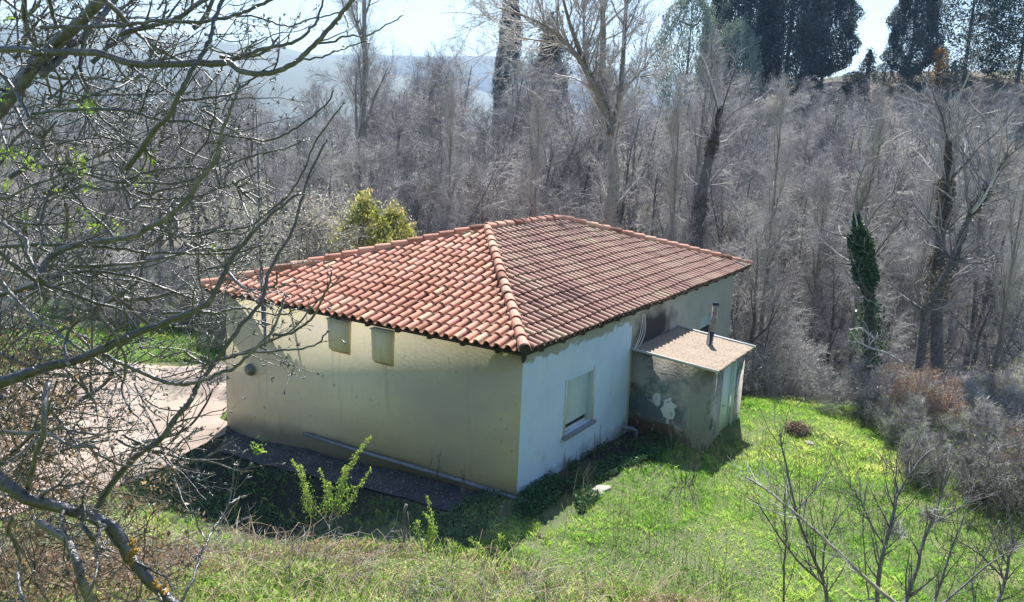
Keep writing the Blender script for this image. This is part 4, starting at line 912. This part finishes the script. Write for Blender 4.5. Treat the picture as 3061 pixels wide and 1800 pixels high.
# swirl of bleached branches
r = np.random.default_rng(77); sw = MB(); b0 = at(2700, 1085, 24)
root = empty('bleached_branch', tuple(b0)); base_ = np.array((0, 0, 0.))
q = [at(u, v, 24+dd)-b0 for u, v, dd in ((2700, 1085, 0), (2650, 1055, -.1), (2600, 1040, 0), (2560, 1020, .2), (2540, 985, .2), (2575, 980, 0), (2610, 1010, -.2), (2620, 1040, 0))]
sw.tube(q, np.linspace(.03, .012, len(q)), 6)
for k in range(16):
    i = r.integers(1, len(q)-1); P3, R3, D3 = limb(r, q[i], side_dir(r, norm(q[i+1]-q[i]), r.uniform(.5, 1.3)), r.uniform(.3, 1.0), .013, .005, 7, .28, .06); sw.tube(P3, R3, 5, cap=False)
tag(sw.build('bleached_branch', M['twig_pale'], None, True), 'bleached curling branch in front of the ravine, right of the shed', 'branch').location = tuple(b0)
bpy.data.objects.remove(root)
# stones in the meadow
def rock(p, s, seed, lab):
    r = np.random.default_rng(seed); bm = bmesh.new(); bmesh.ops.create_icosphere(bm, subdivisions=3, radius=1)
    for v in bm.verts:
        k = 1+.18*math.sin(v.co.x*3+seed)+.15*math.sin(v.co.y*4+seed*2)+.08*math.sin(v.co.z*9+v.co.x*7); v.co = Vector((v.co.x*s[0]*k, v.co.y*s[1]*k, v.co.z*s[2]*k))
    me = bpy.data.meshes.new('stone'); bm.to_mesh(me); bm.free(); me.materials.append(M['stone']); o = bpy.data.objects.new('stone', me); col.objects.link(o); o.location = p; tag(o, lab, 'stone', None)
x, y, z = hit(2420, 1330); rock((x, y, z+.02), (.16, .10, .07), 3, 'white stone lying in front of the dark red bush')
x, y, z = hit(1790, 1470); rock((x, y, z+.0), (.30, .16, .06), 5, 'flat pale stone at the edge of the house shadow')
# rushes of thin whips near the shed and against the walls
def whips(name, x, y, n, h, sp, m, seed, thick=.006, curve=.5):
    r = np.random.default_rng(seed); z = gz(x, y); o = MB()
    for k in range(n):
        a = r.uniform(0, 6.28); L = h*r.uniform(.6, 1.05); t = np.linspace(0, 1, 7); sp_ = sp*r.uniform(.3, 1); x0, y0 = r.normal(0, .06, 2)
        P = np.stack([x0+math.cos(a)*sp_*(t**curve), y0+math.sin(a)*sp_*(t**curve), L*t-.03], -1)+r.normal(0, .008, (7, 3)); o.tube(P, np.linspace(thick, thick*.4, 7), 4, r.random(), cap=False)
        for b in range(3):
            i = r.integers(2, 6); P3, R3, D3 = limb(r, P[i], side_dir(r, norm(P[i+1]-P[i]), .5), L*.2, thick*.5, thick*.3, 3, .1, .1); o.tube(P3, R3, 3, r.random(), cap=False)
    ob = o.build(name, M[m]); ob.location = (x, y, z); return ob
x, y, z = hit(2050, 1455); tag(whips('sapling_clump', x, y, 17, 1.6, .62, 'bark', 1, .007, .42), 'clump of thin dark arching whips growing in front of the shed', 'sapling')
for k, (u, v, n, h, lab) in enumerate(((1395, 1500, 4, .9, 'dark thin weed stalks against the cream wall near the corner, right group'), (1300, 1470, 3, 1.1, 'single dark stalk standing before the cream wall'), (1795, 1400, 2, 1.25, 'dark stick leaning on the white wall right of the window'), (1710, 1445, 4, .8, 'thin dead stalks at the foot of the white wall below the window'))):
    x, y, z = hit(u, v); tag(whips('weed_stalks', x-.1, min(y, -.1) if u > 1560 else y, n, h, .12, 'ivy_brown', 20+k, .008, 1), lab, 'weeds')

# ------------------------------------------------------------------ the near leafless tree on the left
def T1(pts): return [(x/2, y/2) for x, y in pts]                # first tracing frame
def T4(pts): return [(x/2, y/2+741) for x, y in pts]            # lower tracing frame
def T2(pts): return [(x*.2778+411.6, y*.2778) for x, y in pts]   # upper middle frame
traced = [  # points (in 2520 wide units), radius start, end in those units, depth start, end
    ([(262,-20),(240,10),(205,45),(165,85),(125,122),(95,150),(55,200),(20,245),(-30,300)], 13, 19, 4.6, 4.6),
    ([(300,-20),(262,25),(225,70),(180,110),(140,150),(105,185)], 7, 10, 4.9, 4.7),
    ([(-30,120),(60,122),(125,130),(240,130),(320,155),(425,158),(565,152)], 9, 9, 4.7, 4.3),
    ([(565,152),(600,136),(660,118),(700,112),(740,95),(770,65),(785,40),(800,-20)], 6, 2.5, 4.3, 4.2),
    ([(565,155),(600,176),(645,182),(690,172),(730,150),(770,112),(815,65),(845,28),(880,-20)], 8, 5, 4.3, 4.0),
    ([(775,106),(820,104),(850,88),(900,88),(940,68),(985,42)], 3.2, 1.6, 4.1, 4.0),
    ([(985,42),(995,20),(1003,-15)], 1.8, 1.2, 4.0, 4.0), ([(845,28),(857,58),(855,82)], 2.6, 1.8, 4.1, 4.1),
    ([(725,150),(790,140),(830,125),(865,112),(905,102)], 2.8, 1.5, 4.1, 4.0),
    ([(100,66),(190,67),(300,62),(390,50),(460,55),(540,47),(600,30),(650,8),(690,-15)], 5, 4, 4.5, 4.2),
    ([(575,38),(630,42),(670,55),(720,65),(750,50),(790,42),(840,30)], 2.6, 1.8, 4.3, 4.1),
    ([(555,-15),(530,40),(520,90),(495,140),(470,175),(440,235),(415,285),(380,320),(350,365),(310,415)], 5, 7, 3.8, 3.8),
    ([(80,280),(160,272),(250,270),(325,275),(390,295),(465,300),(515,320),(560,332),(625,342),(655,347),(700,332),(750,300),(800,260),(822,222)], 4, 2.2, 4.4, 4.2),
    ([(430,250),(480,245),(540,237),(575,227),(600,210),(635,185)], 3.5, 2.6, 4.4, 4.3),
    ([(310,152),(350,185),(400,215),(430,235),(470,248),(535,255)], 3, 1.4, 4.5, 4.4),
    ([(-20,612),(75,602),(150,602),(240,607),(300,612),(350,620),(425,622),(500,625),(575,622),(625,610),(645,602)], 4.5, 2.6, 4.2, 4.3),
    ([(90,705),(105,660),(125,632),(170,608),(240,594),(325,583),(360,562),(405,540),(430,520),(465,485),(495,440),(525,400),(540,350),(555,300),(575,250),(590,210)], 9, 3.5, 4.0, 4.0),
    ([(-20,535),(60,587),(70,630),(90,675),(110,695)], 5, 6, 4.0, 4.0), ([(-20,600),(20,640),(70,680),(110,700),(150,712),(220,740),(290,760)], 6, 4, 3.9, 4.1),
    ([(395,557),(435,575),(480,582),(530,570),(575,565),(625,550),(675,510),(715,475),(750,415),(770,360),(795,320),(840,260)], 3.5, 2, 4.2, 4.2),
    ([(300,450),(340,432),(380,420),(425,415),(465,410),(505,415),(550,412),(600,390),(665,372),(700,367),(750,345)], 3.2, 1.8, 4.3, 4.3),
    ([(215,430),(280,447),(340,450),(410,452),(460,445),(500,430),(530,405),(575,390)], 3.5, 2, 4.2, 4.1),
    ([(165,442),(225,462),(285,467),(320,450)], 3, 2.2, 4.3, 4.3),
    ([(300,460),(340,487),(390,490),(450,487),(500,480),(550,460),(600,440),(640,420)], 3, 1.6, 4.3, 4.3),
    ([(230,1266),(260,1211),(295,1166),(345,1116),(395,1081),(435,1026),(465,991),(485,951),(505,926),(565,841),(605,786),(645,741),(655,690),(685,625),(720,570),(745,480),(775,400),(800,350)], 9, 2.5, 3.9, 4.1),
    ([(-20,948),(50,926),(100,908),(150,896),(200,883),(250,861),(300,836),(350,816),(400,796),(460,771),(510,745),(545,690),(565,645),(600,600),(650,545),(690,510),(740,475)], 14, 3, 3.7, 4.1),
    ([(255,873),(300,896),(350,916),(400,938),(440,946),(480,943),(530,923),(575,906),(610,876),(645,841),(670,816),(690,766),(700,735)], 6, 3, 3.9, 4.0),
    ([(500,905),(520,889),(565,881),(600,870),(650,866),(700,861),(750,856),(785,842),(803,820)], 4, 2, 4.0, 3.9),
    ([(670,826),(710,823),(740,806),(765,786),(785,756),(800,725),(812,690),(815,660)], 4, 2, 4.0, 4.0),
    ([(400,770),(490,768),(540,768),(580,758),(625,763),(690,776),(730,761)], 4.5, 2, 4.1, 4.1),
    ([(-20,1160),(35,1206),(75,1231),(140,1246),(190,1261),(230,1276),(265,1291),(295,1316),(315,1366),(340,1396),(375,1436),(440,1500)], 16, 14, 3.7, 3.5),
    ([(95,1286),(135,1306),(165,1331),(185,1371),(195,1411),(210,1456),(225,1500)], 10, 11, 3.6, 3.5),
    ([(200,1286),(225,1321),(240,1346),(270,1356)], 7, 4, 3.7, 3.6),
    ([(30,1276),(20,1306),(40,1341),(48,1391),(45,1441),(65,1490)], 5, 5, 3.6, 3.5),
    ([(435,1500),(475,1426),(500,1356),(530,1296),(565,1236),(575,1150)], 4, 2, 3.3, 3.6), ([(565,1241),(590,1226),(608,1220)], 3, 2, 3.5, 3.5), ([(510,1336),(485,1290),(490,1251)], 2.5, 1.5, 3.4, 3.5),
    ([(-20,1061),(60,1066),(120,1068),(170,1096),(235,1101)], 5.5, 4, 3.8, 3.8), ([(120,1066),(150,1051),(185,1061),(255,1071)], 4.5, 3, 3.8, 3.9),
    ([(235,1115),(280,1138),(325,1146),(380,1132),(430,1100),(480,1060)], 3.5, 2, 3.8, 4.0),
    ([(0,240),(40,270),(70,330),(130,400),(200,440)], 5, 3, 4.8, 4.7), ([(60,-10),(62,60),(85,110),(105,140)], 6, 5, 4.9, 4.8),
    ([(120,-10),(130,40),(150,80),(170,110)], 5, 4, 4.8, 4.7), ([(180,160),(215,230),(250,290),(320,350),(385,390)], 3.5, 2.2, 4.5, 4.4),
    ([(200,180),(230,250),(300,290),(340,320)], 3, 2, 4.6, 4.6), ([(260,120),(310,190),(350,200),(410,250)], 2.5, 1.6, 4.5, 4.5),
    ([(-20,150),(40,230),(70,290)], 6, 4, 4.4, 4.4), ([(0,690),(60,760),(110,800),(200,860),(300,930)], 5, 3, 4.1, 4.0),
    ([(240,770),(290,840),(310,900),(300,960),(320,1010)], 4, 2.5, 3.7, 3.7), ([(170,900),(160,850),(180,800),(215,770)], 5, 3, 3.8, 3.8),
    ([(200,1500),(230,1440),(240,1380),(235,1330)], 3, 3, 3.4, 3.5), ([(120,940),(110,1000),(105,1070),(85,1130),(70,1200)], 7, 6, 3.6, 3.6),
    ([(160,500),(165,560),(150,640),(160,700)], 3, 2.5, 4.6, 4.6), ([(420,470),(420,520),(440,560),(400,600)], 2.5, 2, 4.4, 4.3),
    ([(640,640),(650,700),(636,760)], 2, 2, 4.4, 4.4), ([(348,165),(362,230),(360,300),(372,370),(366,440),(378,520)], 2.2, 1.8, 4.7, 4.6),
    ([(600,380),(620,440),(650,480),(700,520)], 2, 1.5, 4.5, 4.5), ([(585,465),(605,520),(625,555)], 2.6, 2, 4.2, 4.2),
]
r = np.random.default_rng(5)
br = MB(); tw = MB(); bd = MB(); budpts = []
def twig(p, d, L, rad, lvl):
    n = max(3, int(L/.05)); P, R, Dd = limb(r, p, d, L, rad, max(rad*.4, .0009), n, .16, .035)
    tw.tube(P, R, 5 if rad > .002 else 4, r.random(), cap=False)
    if lvl > 0:
        for k in range(int(L/.11)+1):
            i = r.integers(1, n); twig(P[i], side_dir(r, Dd[i], r.uniform(.5, 1.1)), L*r.uniform(.25, .55), R[i]*.65, lvl-1)
    budpts.append((P[-1], Dd[-1], R[-1]))
    for k in range(int(L/.12)):
        i = r.integers(1, n+1); budpts.append((P[i], side_dir(r, Dd[i], .8), R[i]))
for pts, ra, rb_, da, db2 in traced:
    P2 = smooth_line(pts); n = len(P2); dep = np.linspace(da, db2, n)+.10*np.sin(np.linspace(0, r.uniform(2, 5), n)+r.uniform(0, 6))
    P = np.array([at(x*K, y*K, dd) for (x, y), dd in zip(P2, dep)]); P = P+r.normal(0, .0022, P.shape)
    rad = np.linspace(ra, rb_, n)*.92*K*dep/FPX*(1+.12*np.abs(np.sin(np.arange(n)*1.9+ra)))
    br.tube(P, rad, 8, r.random())
    Ltot = np.linalg.norm(np.diff(P, axis=0), axis=1).sum()
    for k in range(int(Ltot/.17)):
        i = r.integers(2, n-1) if n > 4 else 1
        x_ = P2[i][0]
        if r.random() < sst(350, 900, x_)*.45: continue
        d0v = side_dir(r, norm(P[i+1]-P[i-1]), r.uniform(.5, 1.1)) if i+1 < n else norm(r.normal(size=3))
        twig(P[i], norm(d0v+np.array((0, 0, .15))), r.uniform(.06, .34)*(1.25-.7*float(sst(500, 900, x_))), max(.0014, rad[i]*.36), 1 if x_ < 620 else 0)
    budpts.append((P[-1], norm(P[-1]-P[-2]), rad[-1]))
# further, unruly branches filling the left side, denser to the left
for k in range(430):
    x0 = r.uniform(-60, 1)*0 + (-60+ 640*r.random()**1.5); y0 = r.uniform(-30, 1250); dep = r.uniform(4.4, 7.0)
    if y0 > 900 and x0 > 360: continue
    p = at(x0*K, y0*K, dep); ang = r.uniform(-.9, .9) if r.random() < .75 else r.uniform(.9, 2.2)
    d0v = norm(AR*math.cos(ang)+AU*math.sin(ang)+AF*r.normal(0, .35)); L = r.uniform(.35, 1.15)*(1-.35*x0/640)
    rad0 = r.uniform(.003, .009) if k % 6 else r.uniform(.010, .017)
    P, R, Dd = limb(r, p, d0v, L, rad0, rad0*.4, 14, .13, .02); tw.tube(P, R, 5, r.random(), cap=False)
    for q in range(5):
        i = r.integers(2, 14); twig(P[i], side_dir(r, Dd[i], r.uniform(.5, 1.0)), L*r.uniform(.15, .4), R[i]*.6, 1 if r.random() < .3 else 0)
# buds: pairs of small pointed shells
for p, d_, rr in budpts:
    L = r.uniform(.014, .034)
    for k in range(r.integers(1, 4)):
        dd_ = side_dir(r, d_, r.uniform(.2, .9)); bd.tube([p, p+dd_*L*.5, p+dd_*L], [.0018, .0036, .0006], 4, r.random(), cap=False)
ft = tag(empty('foreground_tree', tuple(at(0, 1450, 3.9))), 'near leafless tree with dark tangled branches filling the left side', 'tree')
def fbuild(mb, name, m, smooth=True):
    o = mb.build(name, m, ft, smooth); o.location = -Vector(ft.location); return o
fbuild(br, 'branches', M['fore_bark']); fbuild(tw, 'twigs', M['fore_bark']); fbuild(bd, 'buds', M['fore_bark'])
mb = MB()
for (cx_, cy_) in ((205,400),(205,255),(215,270),(200,520),(222,535),(242,555),(5,370),(12,385),(40,375),(75,400),(190,385),(12,460),(200,425),(345,440),(370,385),(65,535),(170,560),(20,45),(235,560),(160,410),(10,230),(215,465),(370,800),(640,1100),(300,560),(520,610),(155,600),(130,470)):
    dep = r.uniform(4.2, 5.2); c_ = at(cx_*K, cy_*K, dep); n = r.integers(12, 34); leaves(mb, c_+r.normal(0, .022, (n, 3)), .026, None, .3, .5, r)
fbuild(mb, 'young_leaves', M['spring'], False)
lp = [(322,1336),(330,1360),(322,1375),(385,1440),(400,1455)]
for x_, y_ in lp:
    mb = MB()
    for q in range(10): 
        c_ = at((x_+r.normal(0, 5))*K, (y_+r.normal(0, 8))*K, 3.50+r.normal(0, .008)); mb.tube([c_, c_+AR*.004+AU*.006], [.010, .004], 6, r.random())
    fbuild(mb, 'lichen', M['lichen'])
# brambles in the lower left corner
mb = MB(); lv = MB()
for k in range(1900):
    x0 = -60+470*r.random()**1.25; y0 = r.uniform(820, 1500); dep = r.uniform(3.9, 7.2)
    if y0 < 1180 and r.random() < float(sst(60, 260, x0))*.8+.15: continue
    p = at(x0*K, y0*K, dep)
    if p[2] < gz(p[0], p[1])-.1: continue
    ang = r.uniform(0, 6.28); d0v = norm(AR*math.cos(ang)+AU*math.sin(ang)+AF*r.normal(0, .6)); L = r.uniform(.15, .6); rad0 = r.uniform(.0012, .0035)
    P, R, Dd = limb(r, p, d0v, L, rad0, rad0*.5, 8, .2, -.02); mb.tube(P, R, 4, r.random(), cap=False)
    if r.random() < .85: leaves(lv, P[r.integers(0, 9, 6)]+r.normal(0, .02, (6, 3)), .030, None, 0, .6, r)
tag(mb.build('bramble', M['ivy_brown'], None, True), 'dense dark bramble tangle in the lower left corner', kind='stuff')
tag(lv.build('bramble_leaves', M['deadleaf']), 'withered brown leaves hanging in the lower left brambles', kind='stuff')

# ------------------------------------------------------------------ leafy shoots on the bank
def shoots(name, seed, stems):
    r = np.random.default_rng(seed); st = MB(); lf = MB(); b = np.array(stems[0][0]); root = empty(name, tuple(b))
    for P0, P1, L0 in stems:
        P0 = np.array(P0)-b; P1 = np.array(P1)-b; t = np.linspace(0, 1, 10)[:, None]; bend = norm(r.normal(size=3))*.13
        P = P0+(P1-P0)*t+bend*np.sin(t*math.pi); st.tube(P, np.linspace(.009, .003, 10), 5)
        n = int(np.linalg.norm(P1-P0)*330); tt = r.uniform(.12, 1, n); i = np.minimum((tt*9).astype(int), 8); q = P[i]+(P[i+1]-P[i])*(tt*9-i)[:, None]
        leaves(lf, q+r.normal(0, .042, (n, 3))*(1.25-tt[:, None]), .034*L0, np.clip(tt+r.normal(0, .2, n), 0, 1), .6, .38, r)
    st.build('stem', M['straw'], root, True); lf.build('leaves', M['spring'], root); return root
def shoot_at(u0, v0, u1, v1, d_): return (tuple(at(u0, v0, d_)), tuple(at(u1, v1, d_-.1)), 1)
tag(shoots('leafy_shrub', 1, [shoot_at(985, 1560, 1108, 1305, 11.6), shoot_at(960, 1540, 900, 1390, 11.6), shoot_at(960, 1540, 955, 1400, 11.6), shoot_at(1000, 1540, 1110, 1400, 11.5), shoot_at(985, 1550, 1030, 1395, 11.6), shoot_at(940, 1550, 915, 1450, 11.5), shoot_at(1010, 1550, 1060, 1455, 11.4), shoot_at(970, 1550, 985, 1440, 11.4), shoot_at(930, 1520, 872, 1375, 11.7)]), 'bright green leafy shrub with long upright shoots in front of the concrete strip', 'shrub')
tag(shoots('leafy_shoot', 2, [shoot_at(1270, 1650, 1275, 1480, 11.3), shoot_at(1265, 1650, 1250, 1560, 11.3), shoot_at(1280, 1650, 1295, 1575, 11.3), shoot_at(1275, 1650, 1262, 1530, 11.2)]), 'single bright green leafy shoot below the corner of the house', 'shrub')
tag(shoots('leafy_shoot', 3, [shoot_at(1410, 1680, 1400, 1610, 11), shoot_at(1480, 1660, 1490, 1600, 11), shoot_at(1350, 1690, 1360, 1625, 11), shoot_at(1440, 1680, 1430, 1625, 11)]), 'low green sprouts on the bank just below the shadow tip', 'shrub')
for k, (u, v) in enumerate(((1140, 1560), (1090, 1590), (1180, 1600), (1340, 1660), (1395, 1690), (780, 1530), (700, 1545), (860, 1560), (1530, 1640), (1620, 1610))):
    x, y, z = hit(u, v); b = np.array((x, y, z)); hh = r.uniform(.18, .38)
    tag(shoots('leafy_shoot', 10+k, [(tuple(b), tuple(b+np.array((r.normal(0, .08), r.normal(0, .08), hh*r.uniform(.6, 1)))), .9) for q in range(3)]), 'small green sprout on the bank %s' % ('left of the leafy shrub' if u < 900 else 'between the shrub and the stump' if u < 1200 else 'below the house corner' if u < 1500 else 'at the tip of the house shadow'), 'sprout', 'small sprouts along the bank')
# dead forked stem between them
mb = MB(); q = [at(u, v, 11.2) for u, v in ((1210, 1620), (1212, 1570), (1208, 1530), (1215, 1508))]; mb.tube(q, [.028, .026, .02, .024], 6)
q = [at(u, v, 11.15) for u, v in ((1225, 1535), (1260, 1590), (1310, 1650))]; mb.tube(q, [.008, .008, .006], 5); q = [at(u, v, 11.2) for u, v in ((1225, 1620), (1222, 1570), (1218, 1530))]; mb.tube(q, [.012, .01, .006], 5)
tag(mb.build('dead_stump', M['bark'], None, True), 'dead forked stump stem beside the green shoots', 'stump')
# twiggy saplings at the lower right
def sapling(name, seed, base, stems, m='bark'):
    r = np.random.default_rng(seed); b = np.array(base); root = empty(name, tuple(b)); st = MB(); tg = MB()
    for pts, dep, ra, rb2 in stems:
        P = smooth_line([at(u, v, dd)-b for (u, v), dd in zip(pts, np.linspace(dep[0], dep[1], len(pts)))], 4); P = P+r.normal(0, .004, P.shape); n = len(P); rad = np.linspace(ra, rb2, n); st.tube(P, rad*1.55, 6, r.random())
        for k in range(int(n*.9)):
            i = r.integers(1, n-1); P3, R3, D3 = limb(r, P[i], side_dir(r, norm(P[i+1]-P[i-1]), r.uniform(.4, .9)), r.uniform(.15, .7), rad[i]*.7, .0028, 6, .1, .07); tg.tube(P3, R3, 4, r.random(), cap=False)
            for c_ in range(3):
                j = r.integers(1, 6); P4, R4, D4 = limb(r, P3[j], side_dir(r, D3[j], .7), r.uniform(.06, .25), .003, .0018, 3, .12, .08); tg.tube(P4, R4, 3, r.random(), cap=False)
    st.build('stem', M[m], root, True); tg.build('twigs', M['bark' if m == 'bark' else 'twig_pale'], root); return root
def cr7(*p): return [(2040+x/1.647, 900+y/1.647) for x, y in p]
tag(sapling('bare_sapling', 1, at(2620, 1830, 9.2), [(cr7((720, 1560), (700, 1400), (640, 1250), (570, 1080), (530, 900), (490, 720), (480, 650)), (9.2, 9.6), .016, .004), (cr7((560, 1030), (650, 930), (740, 820)), (9.4, 9.6), .007, .003), (cr7((700, 1400), (560, 1270), (450, 1120), (370, 1000), (320, 970)), (9.2, 9.4), .009, .003), (cr7((690, 1300), (710, 1180), (760, 1080), (830, 990)), (9.2, 9.3), .007, .003), (cr7((500, 1500), (500, 1330), (510, 1180), (500, 1000), (520, 900)), (9.4, 9.7), .008, .003)]), 'leafless sapling with fanned stems, left of the others at the bottom right', 'sapling')
tag(sapling('fallen_branch', 2, at(2680, 1830, 9.0), [(cr7((1080, 1510), (930, 1390), (760, 1230), (620, 1100), (500, 1000), (400, 920), (310, 865)), (8.8, 9.6), .015, .006)], 'bark_pale'), 'long pale branch slanting across the lower right meadow', 'branch')
tag(sapling('bare_sapling', 3, at(2625, 1830, 9.4), [(cr7((955, 1500), (970, 1330), (1000, 1200), (1040, 1050), (1060, 960), (1120, 850), (1190, 760), (1240, 730)), (9.4, 9.9), .018, .004), (cr7((1000, 1220), (920, 1080), (880, 990), (820, 900), (770, 840)), (9.5, 9.8), .008, .003), (cr7((1060, 960), (1050, 860), (1060, 760)), (9.7, 9.9), .006, .003), (cr7((920, 1470), (900, 1300), (890, 1100), (905, 900)), (9.4, 9.7), .006, .003)]), 'dark stemmed leafless sapling standing second from the left at the bottom right', 'sapling')
tag(sapling('bare_sapling', 4, at(2780, 1830, 9.6), [(cr7((1090, 1500), (1150, 1330), (1180, 1200), (1230, 1080), (1270, 960), (1300, 850), (1310, 780)), (9.6, 10.2), .018, .004), (cr7((1230, 1090), (1300, 1060), (1380, 1000), (1420, 930)), (9.8, 10), .008, .003), (cr7((1240, 1500), (1290, 1330), (1330, 1200), (1380, 1080), (1410, 960)), (9.6, 10), .012, .003)]), 'leafless sapling with a round knot of twigs, third from the left at the bottom right', 'sapling')
tag(sapling('bare_sapling', 5, at(2980, 1830, 9.4), [(cr7((1540, 1500), (1590, 1380), (1610, 1230), (1620, 1130), (1600, 1000)), (9.4, 9.8), .016, .004), (cr7((1590, 1380), (1480, 1260), (1390, 1200), (1280, 1130)), (9.4, 9.6), .008, .003), (cr7((1440, 1500), (1430, 1350), (1500, 1240), (1560, 1080)), (9.4, 9.7), .008, .003), (cr7((1280, 1490), (1400, 1390), (1530, 1280), (1680, 1200)), (9.0, 9.2), .009, .004), (cr7((1610, 1250), (1660, 1150), (1690, 1040)), (9.5, 9.6), .007, .003)]), 'leafless sapling at the right edge of the bottom corner', 'sapling')
def knot(u, v, d_, s, lab, seed):
    r = np.random.default_rng(seed); b = at(u, v, d_); mb = MB()
    for k in range(150):
        P, R, D_ = limb(r, r.normal(0, s*.35, 3), r.normal(size=3), s*r.uniform(.6, 1.6), .0032, .0015, 4, .3, 0); mb.tube(P, R, 3, r.random(), cap=False)
    o = mb.build('twig_tangle', M['twig'], None); o.location = tuple(b); tag(o, lab, 'twig tangle')
knot(2675, 1585, 9.7, .12, 'dense ball of twigs caught on the second sapling from the left at bottom right', 1)
knot(2780, 1540, 9.9, .15, 'larger dense ball of twigs on the third sapling at bottom right', 2)
knot(3015, 1640, 9.6, .07, 'small ball of twigs on the right edge sapling', 3)

# ------------------------------------------------------------------ far shed, hills, haze
def hills(d_, prof, name, dep=500):
    mb = MB(); us = np.linspace(-2500, 5600, 160); V = []
    for i, u in enumerate(us):
        v = np.interp(u, [p[0] for p in prof], [p[1] for p in prof])+3*math.sin(u*.021)+2*math.sin(u*.055)
        for f, zz in ((0, None), (.35, .6), (.7, .9), (1, 1), (1.6, .5)):
            q = ray(u, v); hd = q[0]*TD[0]+q[1]*TD[1]; hs = q[0]*TS[0]+q[1]*TS[1]; x, y = xy(d_, hs/hd*d_); zt = CAM[2]+q[2]/hd*d_
            x2, y2 = xy(d_-dep*(1-f), hs/hd*d_*(1-.0*f)); V.append((x2, y2, -30 if zz is None else -30+(zt+30)*zz))
    n = len(us); F = [(i*5+j, (i+1)*5+j, (i+1)*5+j+1, i*5+j+1) for i in range(n-1) for j in range(4)]
    o = mb.add(V, F).build(name, M['hill'], None, True); tag(o, kind='structure')
hills(1500, [(-2500, 40), (0, 70), (520, 103), (640, 118), (800, 138), (1000, 172), (1150, 215), (1700, 330), (5600, 560)], 'hills')
hills(2500, [(-2500, 120), (600, 150), (900, 160), (1200, 166), (1460, 170), (1700, 195), (5600, 420)], 'hills')
hz = MB().box((-400, -3600, -48), (3300, 4200, 190)).build('haze', M['hill']); hz.data.materials.clear()
hm = bpy.data.materials.new('haze'); hm.use_nodes = True; t = hm.node_tree; t.nodes.clear()
pv = t.nodes.new('ShaderNodeVolumePrincipled'); pv.inputs['Density'].default_value = HAZE; pv.inputs['Color'].default_value = (.45, .68, 1, 1); pv.inputs['Anisotropy'].default_value = 0
oo = t.nodes.new('ShaderNodeOutputMaterial'); t.links.new(pv.outputs[0], oo.inputs['Volume']); hz.data.materials.append(hm); tag(hz, kind='stuff')

# ------------------------------------------------------------------ neighbours that look alike are told apart by their order
bpy.context.view_layer.update()
byl = {}
for o in col.objects:
    if o.parent is None and 'label' in o and 'category' in o: byl.setdefault(o['label'], []).append(o)
words = ['leftmost', 'second from left', 'third from left', 'fourth from left', 'fifth from left', 'sixth from left', 'seventh from left', 'eighth from left', 'ninth from left', 'tenth from left'] + ['number %d from left' % k for k in range(11, 61)]
for lab, lst in byl.items():
    if len(lst) < 2 or len(lst) > 60 or 'cable' in lab: continue
    lst.sort(key=lambda o: proj(o.matrix_world.translation)[0])
    for k, o in enumerate(lst):
        o['label'] = lab+', '+(words[k] if k < len(lst)-1 else 'rightmost')
